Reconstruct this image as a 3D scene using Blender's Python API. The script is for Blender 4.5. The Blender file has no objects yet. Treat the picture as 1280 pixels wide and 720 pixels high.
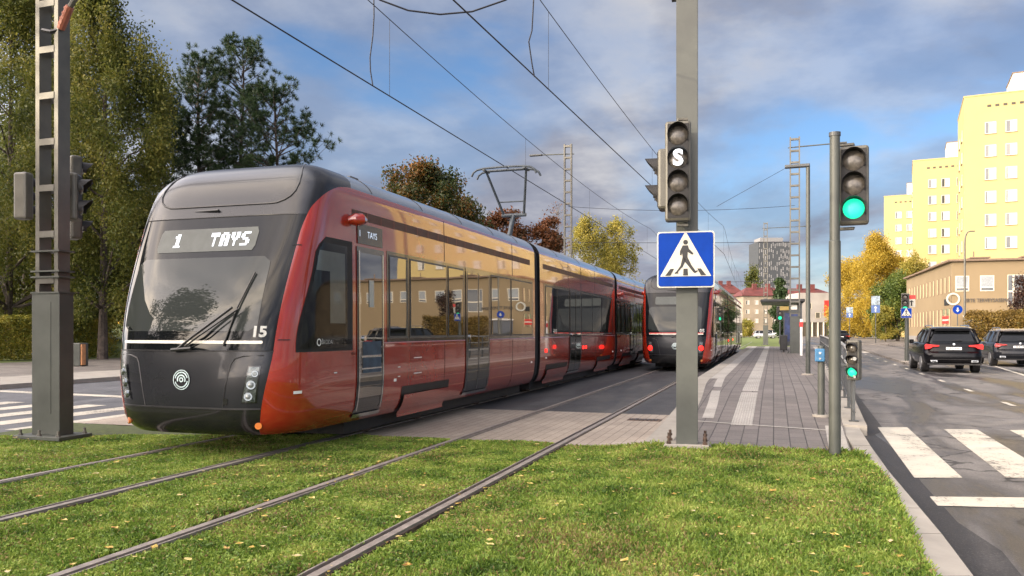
import bpy, bmesh, math, random
import numpy as np
from mathutils import Vector, Matrix
random.seed(7); RNG = np.random.default_rng(11)
SC = bpy.context.scene
COL = SC.collection
R = math.radians

# ------------------------------------------------------------------ camera
F, CX, HY, CH = 1000.0, 640.0, 413.0, 1.53     # focal length / centre / horizon in photo pixels, eye height
AY = math.atan(327.0 / F)                      # the tracks run along +Y, the camera looks 18 deg left of them
CA, SA = math.cos(AY), math.sin(AY)
cam_d = bpy.data.cameras.new('camera'); cam = bpy.data.objects.new('camera', cam_d); COL.objects.link(cam)
cam.location = (0, 0, CH); cam.rotation_euler = (R(90), 0, AY)
cam_d.sensor_width = 36; cam_d.lens = F / 1280 * 36; cam_d.shift_y = (HY - 360) / 1280
cam_d.clip_start = 0.05; cam_d.clip_end = 6000
SC.camera = cam

# ------------------------------------------------------------------ sky, sun, exposure
SUN_EL, SUN_TO = R(14.5), Vector((0.70, 0.714, 0)).normalized()       # SUN_TO: the way the light travels over the ground
sdir = Vector((-SUN_TO.x * math.cos(SUN_EL), -SUN_TO.y * math.cos(SUN_EL), math.sin(SUN_EL)))
world = bpy.data.worlds.new("World"); SC.world = world; world.use_nodes = True
wn = world.node_tree; wn.nodes.clear()
def N(nt, t, **kw):
    n = nt.nodes.new(t)
    for k, v in kw.items():
        if k.startswith('i_'):
            key = k[2:]
            n.inputs[int(key) if key.isdigit() else key.replace('_', ' ')].default_value = v
        else: setattr(n, k, v)
    return n
def L(nt, a, b): nt.links.new(a, b)
def mth(nt, op, a, b=None, c=None, clamp=False):
    n = nt.nodes.new('ShaderNodeMath'); n.operation = op; n.use_clamp = clamp
    for i, x in enumerate((a, b, c)):
        if x is None: continue
        if isinstance(x, (int, float)): n.inputs[i].default_value = x
        else: nt.links.new(x, n.inputs[i])
    return n.outputs[0]
def mixc(nt, f, a, b, blend='MIX'):
    n = nt.nodes.new('ShaderNodeMix'); n.data_type = 'RGBA'; n.blend_type = blend
    for s, x in ((n.inputs[0], f), (n.inputs[6], a), (n.inputs[7], b)):
        if isinstance(x, (int, float)): s.default_value = x
        elif isinstance(x, tuple): s.default_value = (x + (1,))[:4] if len(x) == 3 else x
        else: nt.links.new(x, s)
    return n.outputs[2]
def ramp(nt, x, stops, interp='LINEAR'):
    n = nt.nodes.new('ShaderNodeValToRGB'); cr = n.color_ramp; cr.interpolation = interp
    while len(cr.elements) > 1: cr.elements.remove(cr.elements[-1])
    for i, (p, c) in enumerate(stops):
        e = cr.elements[0] if i == 0 else cr.elements.new(p)
        e.position = p; e.color = (c + (1,)) if isinstance(c, tuple) else (c, c, c, 1)
    nt.links.new(x, n.inputs[0]); return n.outputs[0]

SKY_ROT = math.atan2(sdir.x, sdir.y)
sky = N(wn, 'ShaderNodeTexSky', sky_type='NISHITA', sun_disc=False, sun_elevation=SUN_EL, sun_rotation=SKY_ROT, altitude=100, air_density=1.0, dust_density=0.15, ozone_density=2.0)
tc = N(wn, 'ShaderNodeTexCoord'); sep = N(wn, 'ShaderNodeSeparateXYZ'); L(wn, tc.outputs['Generated'], sep.inputs[0])
zz = mth(wn, 'ADD', mth(wn, 'MAXIMUM', sep.outputs[2], 0.0), 0.24)
cmb = N(wn, 'ShaderNodeCombineXYZ')
L(wn, mth(wn, 'DIVIDE', sep.outputs[0], zz), cmb.inputs[0]); L(wn, mth(wn, 'DIVIDE', sep.outputs[1], zz), cmb.inputs[1])
CLOUD_OFF = (12.3, 9.4, 0.0)
mp = N(wn, 'ShaderNodeMapping'); L(wn, cmb.outputs[0], mp.inputs[0]); mp.inputs['Location'].default_value = CLOUD_OFF
n1 = N(wn, 'ShaderNodeTexNoise', i_Scale=0.85, i_Detail=9.0, i_Roughness=0.54, i_Distortion=0.3); L(wn, mp.outputs[0], n1.inputs['Vector'])
n2 = N(wn, 'ShaderNodeTexNoise', i_Scale=2.3, i_Detail=6.0, i_Roughness=0.55); L(wn, mp.outputs[0], n2.inputs['Vector'])
mask = ramp(wn, n1.outputs[0], [(0.33, 0.0), (0.43, 0.55), (0.56, 1.0)], 'EASE')
shade = ramp(wn, n2.outputs[0], [(0.34, (1.40, 1.52, 1.98)), (0.48, (1.95, 2.05, 2.5)), (0.62, (3.3, 3.3, 3.5))])
dotn = N(wn, 'ShaderNodeVectorMath', operation='DOT_PRODUCT'); L(wn, tc.outputs['Generated'], dotn.inputs[0]); dotn.inputs[1].default_value = sdir
g = mth(wn, 'MAXIMUM', mth(wn, 'ADD', mth(wn, 'MULTIPLY', dotn.outputs['Value'], 1.08), -0.08), 0.0)
glow = mth(wn, 'ADD', mth(wn, 'MULTIPLY', mth(wn, 'POWER', g, 1.1), 26.0), 1.0)      # clouds near the sun scatter far more light
gcol = mixc(wn, mth(wn, 'MULTIPLY', g, 1.3, clamp=True), (1.0, 1.0, 1.0), (1.12, 0.93, 0.70))
clw = mixc(wn, 1.0, shade, gcol, 'MULTIPLY')
cl = N(wn, 'ShaderNodeVectorMath', operation='SCALE'); L(wn, clw, cl.inputs[0]); L(wn, glow, cl.inputs['Scale'])
skyb = N(wn, 'ShaderNodeVectorMath', operation='SCALE'); L(wn, mixc(wn, 1.0, sky.outputs[0], (0.86, 1.0, 1.22), 'MULTIPLY'), skyb.inputs[0]); skyb.inputs['Scale'].default_value = 0.85
bg = N(wn, 'ShaderNodeBackground'); bg.inputs['Strength'].default_value = 0.1
L(wn, mixc(wn, mask, skyb.outputs[0], cl.outputs[0]), bg.inputs[0])
wo = N(wn, 'ShaderNodeOutputWorld'); L(wn, bg.outputs[0], wo.inputs[0])
sun_d = bpy.data.lights.new('sun', 'SUN'); sun = bpy.data.objects.new('sun', sun_d); COL.objects.link(sun)
sun_d.energy = 2.25; sun_d.angle = R(0.55); sun_d.color = (1.0, 0.84, 0.62)
sun.rotation_euler = sdir.to_track_quat('Z', 'Y').to_euler(); sun.location = (-60, -60, 60)
vs = SC.view_settings; vs.view_transform = 'Standard'; vs.look = 'None'; vs.gamma = 1; vs.use_curve_mapping = False; vs.exposure = 0.9
SC.cycles.max_bounces = 8; SC.cycles.transparent_max_bounces = 16
try: SC.cycles.use_denoising = True
except Exception: pass

# ------------------------------------------------------------------ pixel -> place
def W(xc, d, z=0.0): return Vector((xc * CA - d * SA, xc * SA + d * CA, z))
def G(px, py, z=0.0):                        # the point of the level z seen at a photo pixel
    d = F * (CH - z) / (py - HY); return W((px - CX) * d / F, d, z)
def D(px, d, z=0.0): return W((px - CX) * d / F, d, z)          # at a given depth
def ZP(py, d): return CH + (HY - py) * d / F                    # height seen at row py at depth d
def vat(px, u):                              # Y where column px meets the plane X = u
    d = -u / ((CX - px) / F * CA + SA); return (px - CX) / F * d * SA + d * CA

# ------------------------------------------------------------------ materials
MATS = {}
def mat(name, col, rough=0.5, metal=0.0, var=0.12, scale=6.0, bump=0.0, bscale=40.0, coat=0.0, spec=0.5, ior=1.5, col2=None, emit=None, estr=0.0, rvar=0.0, island=0.0):
    if name in MATS: return MATS[name]
    m = bpy.data.materials.new(name); m.use_nodes = True; nt = m.node_tree
    b = nt.nodes['Principled BSDF']; t = N(nt, 'ShaderNodeTexCoord')
    n = N(nt, 'ShaderNodeTexNoise', i_Scale=scale, i_Detail=5.0, i_Roughness=0.6); L(nt, t.outputs['Object'], n.inputs['Vector'])
    c2 = col2 or tuple(min(1, c * (1 + 2.2 * var)) for c in col); c1 = col if col2 else tuple(c * max(0, 1 - 2.2 * var) for c in col)
    c = mixc(nt, ramp(nt, n.outputs[0], [(0.3, 0.0), (0.7, 1.0)]), c1, c2)
    if island:
        ge = N(nt, 'ShaderNodeNewGeometry')
        k = mth(nt, 'ADD', mth(nt, 'MULTIPLY', ge.outputs['Random Per Island'], 2 * island), 1 - island)
        sc = N(nt, 'ShaderNodeVectorMath', operation='SCALE'); L(nt, c, sc.inputs[0]); L(nt, k, sc.inputs['Scale']); c = sc.outputs[0]
    L(nt, c, b.inputs['Base Color'])
    b.inputs['Roughness'].default_value = rough; b.inputs['Metallic'].default_value = metal
    b.inputs['Specular IOR Level'].default_value = spec; b.inputs['IOR'].default_value = ior; b.inputs['Coat Weight'].default_value = coat; b.inputs['Coat Roughness'].default_value = 0.03
    if rvar:
        L(nt, mth(nt, 'ADD', mth(nt, 'MULTIPLY', n.outputs[0], rvar), rough - rvar / 2, clamp=True), b.inputs['Roughness'])
    if bump:
        n3 = N(nt, 'ShaderNodeTexNoise', i_Scale=bscale, i_Detail=4.0); L(nt, t.outputs['Object'], n3.inputs['Vector'])
        bp = N(nt, 'ShaderNodeBump', i_Strength=bump, i_Distance=0.01); L(nt, n3.outputs[0], bp.inputs['Height']); L(nt, bp.outputs[0], b.inputs['Normal'])
    if emit: b.inputs['Emission Color'].default_value = emit + (1,); b.inputs['Emission Strength'].default_value = estr
    MATS[name] = m; return m
def leafmat(name, cols, trans=0.35, nscale=0.5):
    if name in MATS: return MATS[name]
    m = bpy.data.materials.new(name); m.use_nodes = True; nt = m.node_tree; nt.nodes.remove(nt.nodes['Principled BSDF'])
    ge = N(nt, 'ShaderNodeNewGeometry'); t = N(nt, 'ShaderNodeTexCoord')
    n = N(nt, 'ShaderNodeTexNoise', i_Scale=nscale, i_Detail=3.0); L(nt, t.outputs['Object'], n.inputs['Vector'])
    x = mth(nt, 'ADD', mth(nt, 'MULTIPLY', ge.outputs['Random Per Island'], 0.55), mth(nt, 'MULTIPLY', mth(nt, 'SUBTRACT', n.outputs[0], 0.37), 1.7), clamp=True)
    c = ramp(nt, x, [(i / (len(cols) - 1), k) for i, k in enumerate(cols)])
    df = N(nt, 'ShaderNodeBsdfPrincipled'); L(nt, c, df.inputs['Base Color']); df.inputs['Roughness'].default_value = 0.5; df.inputs['Specular IOR Level'].default_value = 0.3
    tr = N(nt, 'ShaderNodeBsdfTranslucent'); L(nt, c, tr.inputs[0])
    mx = N(nt, 'ShaderNodeMixShader'); mx.inputs[0].default_value = trans; L(nt, df.outputs[0], mx.inputs[1]); L(nt, tr.outputs[0], mx.inputs[2])
    L(nt, mx.outputs[0], nt.nodes['Material Output'].inputs[0]); MATS[name] = m; return m
def glassmat(name, tint=(0.02, 0.022, 0.022), clear=0.0, rough=0.02, ior=1.75, spec=0.5):
    if name in MATS: return MATS[name]
    m = bpy.data.materials.new(name); m.use_nodes = True; nt = m.node_tree; b = nt.nodes['Principled BSDF']
    b.inputs['Base Color'].default_value = tint + (1,); b.inputs['Roughness'].default_value = rough; b.inputs['IOR'].default_value = ior; b.inputs['Specular IOR Level'].default_value = spec
    t = N(nt, 'ShaderNodeTexCoord'); n = N(nt, 'ShaderNodeTexNoise', i_Scale=0.9, i_Detail=1.0); L(nt, t.outputs['Object'], n.inputs['Vector'])
    bp = N(nt, 'ShaderNodeBump', i_Strength=0.12, i_Distance=0.02); L(nt, n.outputs[0], bp.inputs['Height']); L(nt, bp.outputs[0], b.inputs['Normal'])
    if clear:
        tp = N(nt, 'ShaderNodeBsdfTransparent'); gl = N(nt, 'ShaderNodeBsdfGlossy', i_Roughness=rough); fr = N(nt, 'ShaderNodeFresnel', i_IOR=ior)
        L(nt, bp.outputs[0], gl.inputs['Normal']); L(nt, bp.outputs[0], fr.inputs['Normal'])
        tp.inputs[0].default_value = (clear, clear, clear, 1)
        mx = N(nt, 'ShaderNodeMixShader'); L(nt, fr.outputs[0], mx.inputs[0]); L(nt, tp.outputs[0], mx.inputs[1]); L(nt, gl.outputs[0], mx.inputs[2])
        L(nt, mx.outputs[0], nt.nodes['Material Output'].inputs[0])
    MATS[name] = m; return m
def emis(name, col, s):
    if name in MATS: return MATS[name]
    m = bpy.data.materials.new(name); m.use_nodes = True; b = m.node_tree.nodes['Principled BSDF']
    b.inputs['Base Color'].default_value = tuple(c * 0.5 for c in col) + (1,); b.inputs['Emission Color'].default_value = col + (1,); b.inputs['Emission Strength'].default_value = s
    MATS[name] = m; return m

def asphalt(name, a, b_, wet=0.0, cracks=0.0):
    m = bpy.data.materials.new(name); m.use_nodes = True; nt = m.node_tree; b = nt.nodes['Principled BSDF']; t = N(nt, 'ShaderNodeTexCoord')
    mp_ = N(nt, 'ShaderNodeMapping'); mp_.inputs['Scale'].default_value = (1.0, 0.16, 1.0); mp_.inputs['Rotation'].default_value = (0, 0, R(2)); L(nt, t.outputs['Object'], mp_.inputs[0])
    big = N(nt, 'ShaderNodeTexNoise', i_Scale=0.85, i_Detail=7.0, i_Roughness=0.62, i_Distortion=0.6); L(nt, mp_.outputs[0], big.inputs['Vector'])
    mid_ = N(nt, 'ShaderNodeTexNoise', i_Scale=1.6, i_Detail=6.0, i_Roughness=0.7); L(nt, t.outputs['Object'], mid_.inputs['Vector'])
    fine = N(nt, 'ShaderNodeTexNoise', i_Scale=42.0, i_Detail=4.0, i_Roughness=0.8); L(nt, t.outputs['Object'], fine.inputs['Vector'])
    vor = N(nt, 'ShaderNodeTexVoronoi', i_Scale=34.0); L(nt, t.outputs['Object'], vor.inputs['Vector'])
    k = ramp(nt, big.outputs[0], [(0.42, 0.0), (0.56, 1.0)])
    c = mixc(nt, k, a, b_)
    c = mixc(nt, 0.75, c, ramp(nt, mid_.outputs[0], [(0.32, 0.62), (0.68, 1.38)]), 'MULTIPLY')
    c = mixc(nt, 0.75, c, ramp(nt, fine.outputs[0], [(0.30, 0.35), (0.70, 1.65)]), 'MULTIPLY')
    c = mixc(nt, mth(nt, 'MULTIPLY', ramp(nt, vor.outputs['Distance'], [(0.0, 1.0), (0.25, 0.0)]), 0.38), c, (0.32, 0.285, 0.245))
    if cracks:
        dn_ = N(nt, 'ShaderNodeTexNoise', i_Scale=1.1, i_Detail=5.0); L(nt, t.outputs['Object'], dn_.inputs['Vector'])
        wv = N(nt, 'ShaderNodeVectorMath', operation='SCALE'); L(nt, dn_.outputs['Color'], wv.inputs[0]); wv.inputs['Scale'].default_value = 1.4
        ad = N(nt, 'ShaderNodeVectorMath', operation='ADD'); L(nt, t.outputs['Object'], ad.inputs[0]); L(nt, wv.outputs[0], ad.inputs[1])
        vc = N(nt, 'ShaderNodeTexVoronoi', i_Scale=0.30, feature='DISTANCE_TO_EDGE'); L(nt, ad.outputs[0], vc.inputs['Vector'])
        c = mixc(nt, mth(nt, 'MULTIPLY', ramp(nt, vc.outputs['Distance'], [(0.0, 1.0), (0.006, 0.9), (0.010, 0.0)]), cracks), c, (0.012, 0.011, 0.010))
    L(nt, c, b.inputs['Base Color'])
    L(nt, mth(nt, 'SUBTRACT', 0.78, mth(nt, 'MULTIPLY', mth(nt, 'SUBTRACT', 1.0, k), wet)), b.inputs['Roughness'])
    bp = N(nt, 'ShaderNodeBump', i_Strength=0.45, i_Distance=0.006); L(nt, fine.outputs[0], bp.inputs['Height']); L(nt, bp.outputs[0], b.inputs['Normal'])
    MATS[name] = m; return m
def pavers(name, c1, c2, joint, bw, bh, rot=0.0, jw=0.012, offset=0.5):
    m = bpy.data.materials.new(name); m.use_nodes = True; nt = m.node_tree; b = nt.nodes['Principled BSDF']; t = N(nt, 'ShaderNodeTexCoord')
    mp_ = N(nt, 'ShaderNodeMapping'); mp_.inputs['Rotation'].default_value = (0, 0, rot); L(nt, t.outputs['Object'], mp_.inputs[0])
    br = N(nt, 'ShaderNodeTexBrick', offset=offset); br.inputs['Scale'].default_value = 1.0
    br.inputs['Color1'].default_value = c1 + (1,); br.inputs['Color2'].default_value = c2 + (1,); br.inputs['Mortar'].default_value = joint + (1,)
    br.inputs['Mortar Size'].default_value = jw; br.inputs['Brick Width'].default_value = bw; br.inputs['Row Height'].default_value = bh; br.inputs['Mortar Smooth'].default_value = 0.4
    L(nt, mp_.outputs[0], br.inputs['Vector'])
    n = N(nt, 'ShaderNodeTexNoise', i_Scale=0.9, i_Detail=6.0, i_Roughness=0.65); L(nt, t.outputs['Object'], n.inputs['Vector'])
    n2_ = N(nt, 'ShaderNodeTexNoise', i_Scale=45.0, i_Detail=3.0); L(nt, t.outputs['Object'], n2_.inputs['Vector'])
    c = mixc(nt, 0.8, br.outputs[0], ramp(nt, n.outputs[0], [(0.3, 0.7), (0.7, 1.2)]), 'MULTIPLY')
    c = mixc(nt, 0.6, c, ramp(nt, n2_.outputs[0], [(0.3, 0.65), (0.7, 1.3)]), 'MULTIPLY')
    L(nt, c, b.inputs['Base Color']); b.inputs['Roughness'].default_value = 0.62
    bp = N(nt, 'ShaderNodeBump', i_Strength=0.5, i_Distance=0.006, invert=True); L(nt, br.outputs['Fac'], bp.inputs['Height']); L(nt, bp.outputs[0], b.inputs['Normal'])
    MATS[name] = m; return m

GALV = mat('galvanised_grey', (0.112, 0.107, 0.090), 0.5, 0.25, 0.10, 3.0, 0.05, 60, rvar=0.2)
PGREY = mat('painted_grey', (0.062, 0.067, 0.058), 0.48, 0.0, 0.10, 2.5, 0.04, 50, rvar=0.2)
DGREY = mat('dark_grey_paint', (0.055, 0.06, 0.062), 0.45, 0.0, 0.12, 4.0)
BLACK = mat('black_plastic', (0.012, 0.012, 0.013), 0.4, 0.0, 0.2)
SIGBOX = mat('signal_housing', (0.082, 0.077, 0.060), 0.45, 0.0, 0.1, 5.0)
WIRE = mat('wire_dark', (0.015, 0.016, 0.022), 0.5, 0.3, 0.1)
CONC = mat('concrete', (0.30, 0.275, 0.235), 0.85, 0, 0.07, 2.0, 0.3, 60)
WHITE = mat('white_paint', (0.78, 0.78, 0.74), 0.5, 0, 0.05)
ROADW = bpy.data.materials.new('road_paint'); ROADW.use_nodes = True
def _worn():
    nt = ROADW.node_tree; b = nt.nodes['Principled BSDF']; t = N(nt, 'ShaderNodeTexCoord'); n = N(nt, 'ShaderNodeTexNoise', i_Scale=22.0, i_Detail=8.0, i_Roughness=0.75); L(nt, t.outputs['Object'], n.inputs['Vector'])
    n2_ = N(nt, 'ShaderNodeTexNoise', i_Scale=1.4, i_Detail=5.0, i_Roughness=0.7); L(nt, t.outputs['Object'], n2_.inputs['Vector'])
    k = mth(nt, 'ADD', n.outputs[0], mth(nt, 'MULTIPLY', mth(nt, 'SUBTRACT', n2_.outputs[0], 0.5), 0.7))
    c = mixc(nt, ramp(nt, k, [(0.36, 0.0), (0.44, 1.0)]), (0.10, 0.09, 0.08), mixc(nt, ramp(nt, n2_.outputs[0], [(0.3, 0.0), (0.7, 1.0)]), (0.42, 0.385, 0.315), (0.53, 0.495, 0.41)))
    L(nt, c, b.inputs['Base Color']); b.inputs['Roughness'].default_value = 0.7
    bp = N(nt, 'ShaderNodeBump', i_Strength=0.4, i_Distance=0.005); L(nt, n.outputs[0], bp.inputs['Height']); L(nt, bp.outputs[0], b.inputs['Normal'])
_worn()
STEEL = mat('rail_steel', (0.235, 0.205, 0.18), 0.45, 0.1, 0.12, 8.0)
RUST = mat('rust', (0.085, 0.055, 0.04), 0.8, 0, 0.3, 12.0, 0.3, 60)
GLASS = glassmat('dark_glass')
GLASSB = glassmat('building_glass', (0.06, 0.062, 0.06), ior=1.7)
BARK = mat('bark', (0.07, 0.055, 0.045), 0.9, 0, 0.3, 5.0, 0.6, 14)
BIRCHB = mat('birch_bark', (0.30, 0.28, 0.25), 0.85, 0, 0.3, 3.0, col2=(0.06, 0.055, 0.05))
TRED = mat('tram_red', (0.29, 0.022, 0.009), 0.16, 0.0, 0.06, 1.5, coat=.8, ior=1.55)
_b = TRED.node_tree.nodes['Principled BSDF']; _b.inputs['Coat Weight'].default_value = 1.0; _b.inputs['Coat IOR'].default_value = 1.68; _b.inputs['Specular IOR Level'].default_value = .3
TDARK = mat('tram_graphite', (0.014, 0.015, 0.018), 0.26, 0.0, 0.06, 2.0, coat=0.22, spec=0.3)
TROOF = mat('tram_roof', (0.17, 0.21, 0.27), 0.28, 0.35, 0.06, 2.0, coat=0.5)
TBLK = mat('tram_black', (0.010, 0.010, 0.011), 0.18, 0.0, 0.1, coat=0.6)
RUB = mat('rubber', (0.014, 0.013, 0.013), 0.7, 0, 0.2)

# ------------------------------------------------------------------ mesh builder
class MB:
    def __init__(s): s.v = []; s.f = []; s.m = []
    def add(s, vs_, fs, m=0):
        o = len(s.v); s.v += [tuple(p) for p in vs_]; s.f += [tuple(i + o for i in f) for f in fs]; s.m += [m] * len(fs); return s
    def box(s, x0, x1, y0, y1, z0, z1, m=0, b=0.0):
        if b > 0:
            bm = bmesh.new(); bmesh.ops.create_cube(bm, size=1)
            for v in bm.verts: v.co = Vector(((x0 + x1) / 2 + v.co.x * (x1 - x0), (y0 + y1) / 2 + v.co.y * (y1 - y0), (z0 + z1) / 2 + v.co.z * (z1 - z0)))
            bmesh.ops.bevel(bm, geom=bm.edges[:] , offset=b, segments=2, profile=0.5, affect='EDGES')
            bm.verts.index_update(); s.add([v.co[:] for v in bm.verts], [[v.index for v in f.verts] for f in bm.faces], m); bm.free(); return s
        return s.add([(x0, y0, z0), (x1, y0, z0), (x1, y1, z0), (x0, y1, z0), (x0, y0, z1), (x1, y0, z1), (x1, y1, z1), (x0, y1, z1)],
                     [(0, 3, 2, 1), (4, 5, 6, 7), (0, 1, 5, 4), (1, 2, 6, 5), (2, 3, 7, 6), (3, 0, 4, 7)], m)
    def tube(s, pts, r, seg=8, m=0, cap=True):
        pts = [Vector(p) for p in pts]; rs = r if isinstance(r, (list, tuple)) else [r] * len(pts); vs_ = []; fs = []; up = None
        for i, p in enumerate(pts):
            t = (pts[min(i + 1, len(pts) - 1)] - pts[max(i - 1, 0)]).normalized()
            if up is None: up = Vector((0, 0, 1)) if abs(t.z) < 0.9 else Vector((1, 0, 0))
            a = t.cross(up).normalized(); b = a.cross(t).normalized(); up = b
            for k in range(seg):
                an = 2 * math.pi * k / seg; vs_.append(p + (a * math.cos(an) + b * math.sin(an)) * rs[i])
        for i in range(len(pts) - 1):
            for k in range(seg):
                k2 = (k + 1) % seg; fs.append((i * seg + k, i * seg + k2, (i + 1) * seg + k2, (i + 1) * seg + k))
        if cap: fs.append(tuple(range(seg))[::-1]); fs.append(tuple((len(pts) - 1) * seg + k for k in range(seg)))
        return s.add(vs_, fs, m)
    def bar(s, p, q, w, h, m=0):                       # square bar between two points
        p, q = Vector(p), Vector(q); t = (q - p).normalized(); up = Vector((0, 0, 1)) if abs(t.z) < 0.95 else Vector((0, 1, 0))
        a = t.cross(up).normalized() * w / 2; b = a.cross(t).normalized() * h / 2
        return s.add([p - a - b, p + a - b, p + a + b, p - a + b, q - a - b, q + a - b, q + a + b, q - a + b],
                     [(0, 1, 2, 3), (7, 6, 5, 4), (0, 4, 5, 1), (1, 5, 6, 2), (2, 6, 7, 3), (3, 7, 4, 0)], m)
    def prism(s, poly, z0, z1, m=0):
        n = len(poly); z0s = z0 if isinstance(z0, (list, tuple)) else [z0] * n; z1s = z1 if isinstance(z1, (list, tuple)) else [z1] * n
        vs_ = [(p[0], p[1], z) for p, z in zip(poly, z0s)] + [(p[0], p[1], z) for p, z in zip(poly, z1s)]
        return s.add(vs_, [tuple(range(n))[::-1], tuple(range(n, 2 * n))] + [(i, (i + 1) % n, n + (i + 1) % n, n + i) for i in range(n)], m)
    def plate(s, poly, y, t=0.004, m=0):               # polygon in (x, z), thickness towards -y
        n = len(poly); vs_ = [(p[0], y, p[1]) for p in poly] + [(p[0], y - t, p[1]) for p in poly]
        return s.add(vs_, [tuple(range(n))[::-1], tuple(range(n, 2 * n))] + [(i, (i + 1) % n, n + (i + 1) % n, n + i) for i in range(n)], m)
    def disc(s, c, r, t, axis='y', seg=20, m=0, r2=None):   # short cylinder towards -axis
        c = Vector(c); q = c.copy(); i = 'xyz'.index(axis); q[i] -= t
        return s.tube([c, q], [r, r2 if r2 is not None else r], seg, m)
    def grid(s, P, m=0, closed=False):
        h, w = len(P), len(P[0]); vs_ = [p for row in P for p in row]; fs = []
        for i in range(h - 1):
            for j in range(w - 1 + (1 if closed else 0)):
                j2 = (j + 1) % w; fs.append((i * w + j, i * w + j2, (i + 1) * w + j2, (i + 1) * w + j))
        o = len(s.v); s.add(vs_, fs, 0)
        if callable(m):
            k = len(s.m) - len(fs)
            for i in range(h - 1):
                for j in range(w - 1 + (1 if closed else 0)): s.m[k] = m(i, j); k += 1
        else: s.m[-len(fs):] = [m] * len(fs)
        return s
    def build(s, name, mats, parent=None, smooth=False, loc=None, rotz=0.0):
        me = bpy.data.meshes.new(name); me.from_pydata(s.v, [], s.f); mats = mats if isinstance(mats, (list, tuple)) else [mats]
        for m_ in mats: me.materials.append(m_)
        me.polygons.foreach_set('material_index', s.m)
        if smooth:
            me.polygons.foreach_set('use_smooth', [True] * len(me.polygons))
            try: me.set_sharp_from_angle(angle=R(38 if smooth is True else smooth))
            except Exception: pass
        me.update()
        o = bpy.data.objects.new(name, me); COL.objects.link(o)
        if parent: o.parent = parent
        if loc is not None: o.location = loc
        o.rotation_euler.z = rotz; return o
def tag(o, label=None, cat=None, group=None, kind=None):
    if label: o['label'] = label
    if cat: o['category'] = cat
    if group: o['group'] = group
    if kind: o['kind'] = kind
    return o
def thing(name, label, cat, loc=(0, 0, 0), rotz=0.0, group=None):
    o = bpy.data.objects.new(name, None); COL.objects.link(o); o.location = loc; o.rotation_euler.z = rotz; o.empty_display_size = 0.2
    return tag(o, label, cat, group)
def struct(o): o['kind'] = 'structure'; return o
def copy_tree(o, parent=None):
    c = o.copy(); COL.objects.link(c)
    if parent: c.parent = parent
    for ch in list(o.children): copy_tree(ch, c)
    return c
def raw(name, V, Fc, mats, parent=None, mi=None, smooth=False):      # numpy mesh: V (n,3), Fc (k,3|4)
    me = bpy.data.meshes.new(name); n, k, c = len(V), len(Fc), Fc.shape[1]
    me.vertices.add(n); me.vertices.foreach_set('co', V.astype(np.float32).ravel())
    me.loops.add(k * c); me.loops.foreach_set('vertex_index', Fc.astype(np.int32).ravel())
    me.polygons.add(k); me.polygons.foreach_set('loop_start', np.arange(0, k * c, c, dtype=np.int32)); me.polygons.foreach_set('loop_total', np.full(k, c, dtype=np.int32))
    for m_ in (mats if isinstance(mats, (list, tuple)) else [mats]): me.materials.append(m_)
    if mi is not None: me.polygons.foreach_set('material_index', mi.astype(np.int32))
    me.update(calc_edges=True); me.validate()
    o = bpy.data.objects.new(name, me); COL.objects.link(o)
    if parent: o.parent = parent
    return o
FONT = None
def text_mesh(txt, size, ext=0.004, align='CENTER', shear=0.0, bold=0.0):     # returns (verts, faces) in the x-z plane, facing -y
    cu = bpy.data.curves.new('text', 'FONT'); cu.body = txt; cu.size = size; cu.extrude = ext / 2; cu.align_x = align; cu.align_y = 'CENTER'; cu.shear = shear; cu.offset = bold; cu.resolution_u = 3
    ob = bpy.data.objects.new('text', cu); COL.objects.link(ob)
    dg = bpy.context.evaluated_depsgraph_get(); dg.update(); me = bpy.data.meshes.new_from_object(ob.evaluated_get(dg))
    V = [(v.co.x, -v.co.z, v.co.y) for v in me.vertices]; Fc = [tuple(p.vertices) for p in me.polygons]
    bpy.data.objects.remove(ob); bpy.data.curves.remove(cu); bpy.data.meshes.remove(me); return V, Fc
def pchip(xs, ys):
    xs, ys = list(xs), list(ys); n = len(xs); h = [xs[i + 1] - xs[i] for i in range(n - 1)]; dl = [(ys[i + 1] - ys[i]) / h[i] for i in range(n - 1)]; m = [0.0] * n
    m[0], m[-1] = dl[0], dl[-1]
    for i in range(1, n - 1):
        if dl[i - 1] * dl[i] > 0:
            w1, w2 = 2 * h[i] + h[i - 1], h[i] + 2 * h[i - 1]; m[i] = (w1 + w2) / (w1 / dl[i - 1] + w2 / dl[i])
    def f(x):
        x = min(max(x, xs[0]), xs[-1]); i = 0
        while i < n - 2 and x > xs[i + 1]: i += 1
        t = (x - xs[i]) / h[i]
        return ys[i] * (2 * t**3 - 3 * t**2 + 1) + h[i] * m[i] * (t**3 - 2 * t**2 + t) + ys[i + 1] * (-2 * t**3 + 3 * t**2) + h[i] * m[i + 1] * (t**3 - t**2)
    return f

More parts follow.
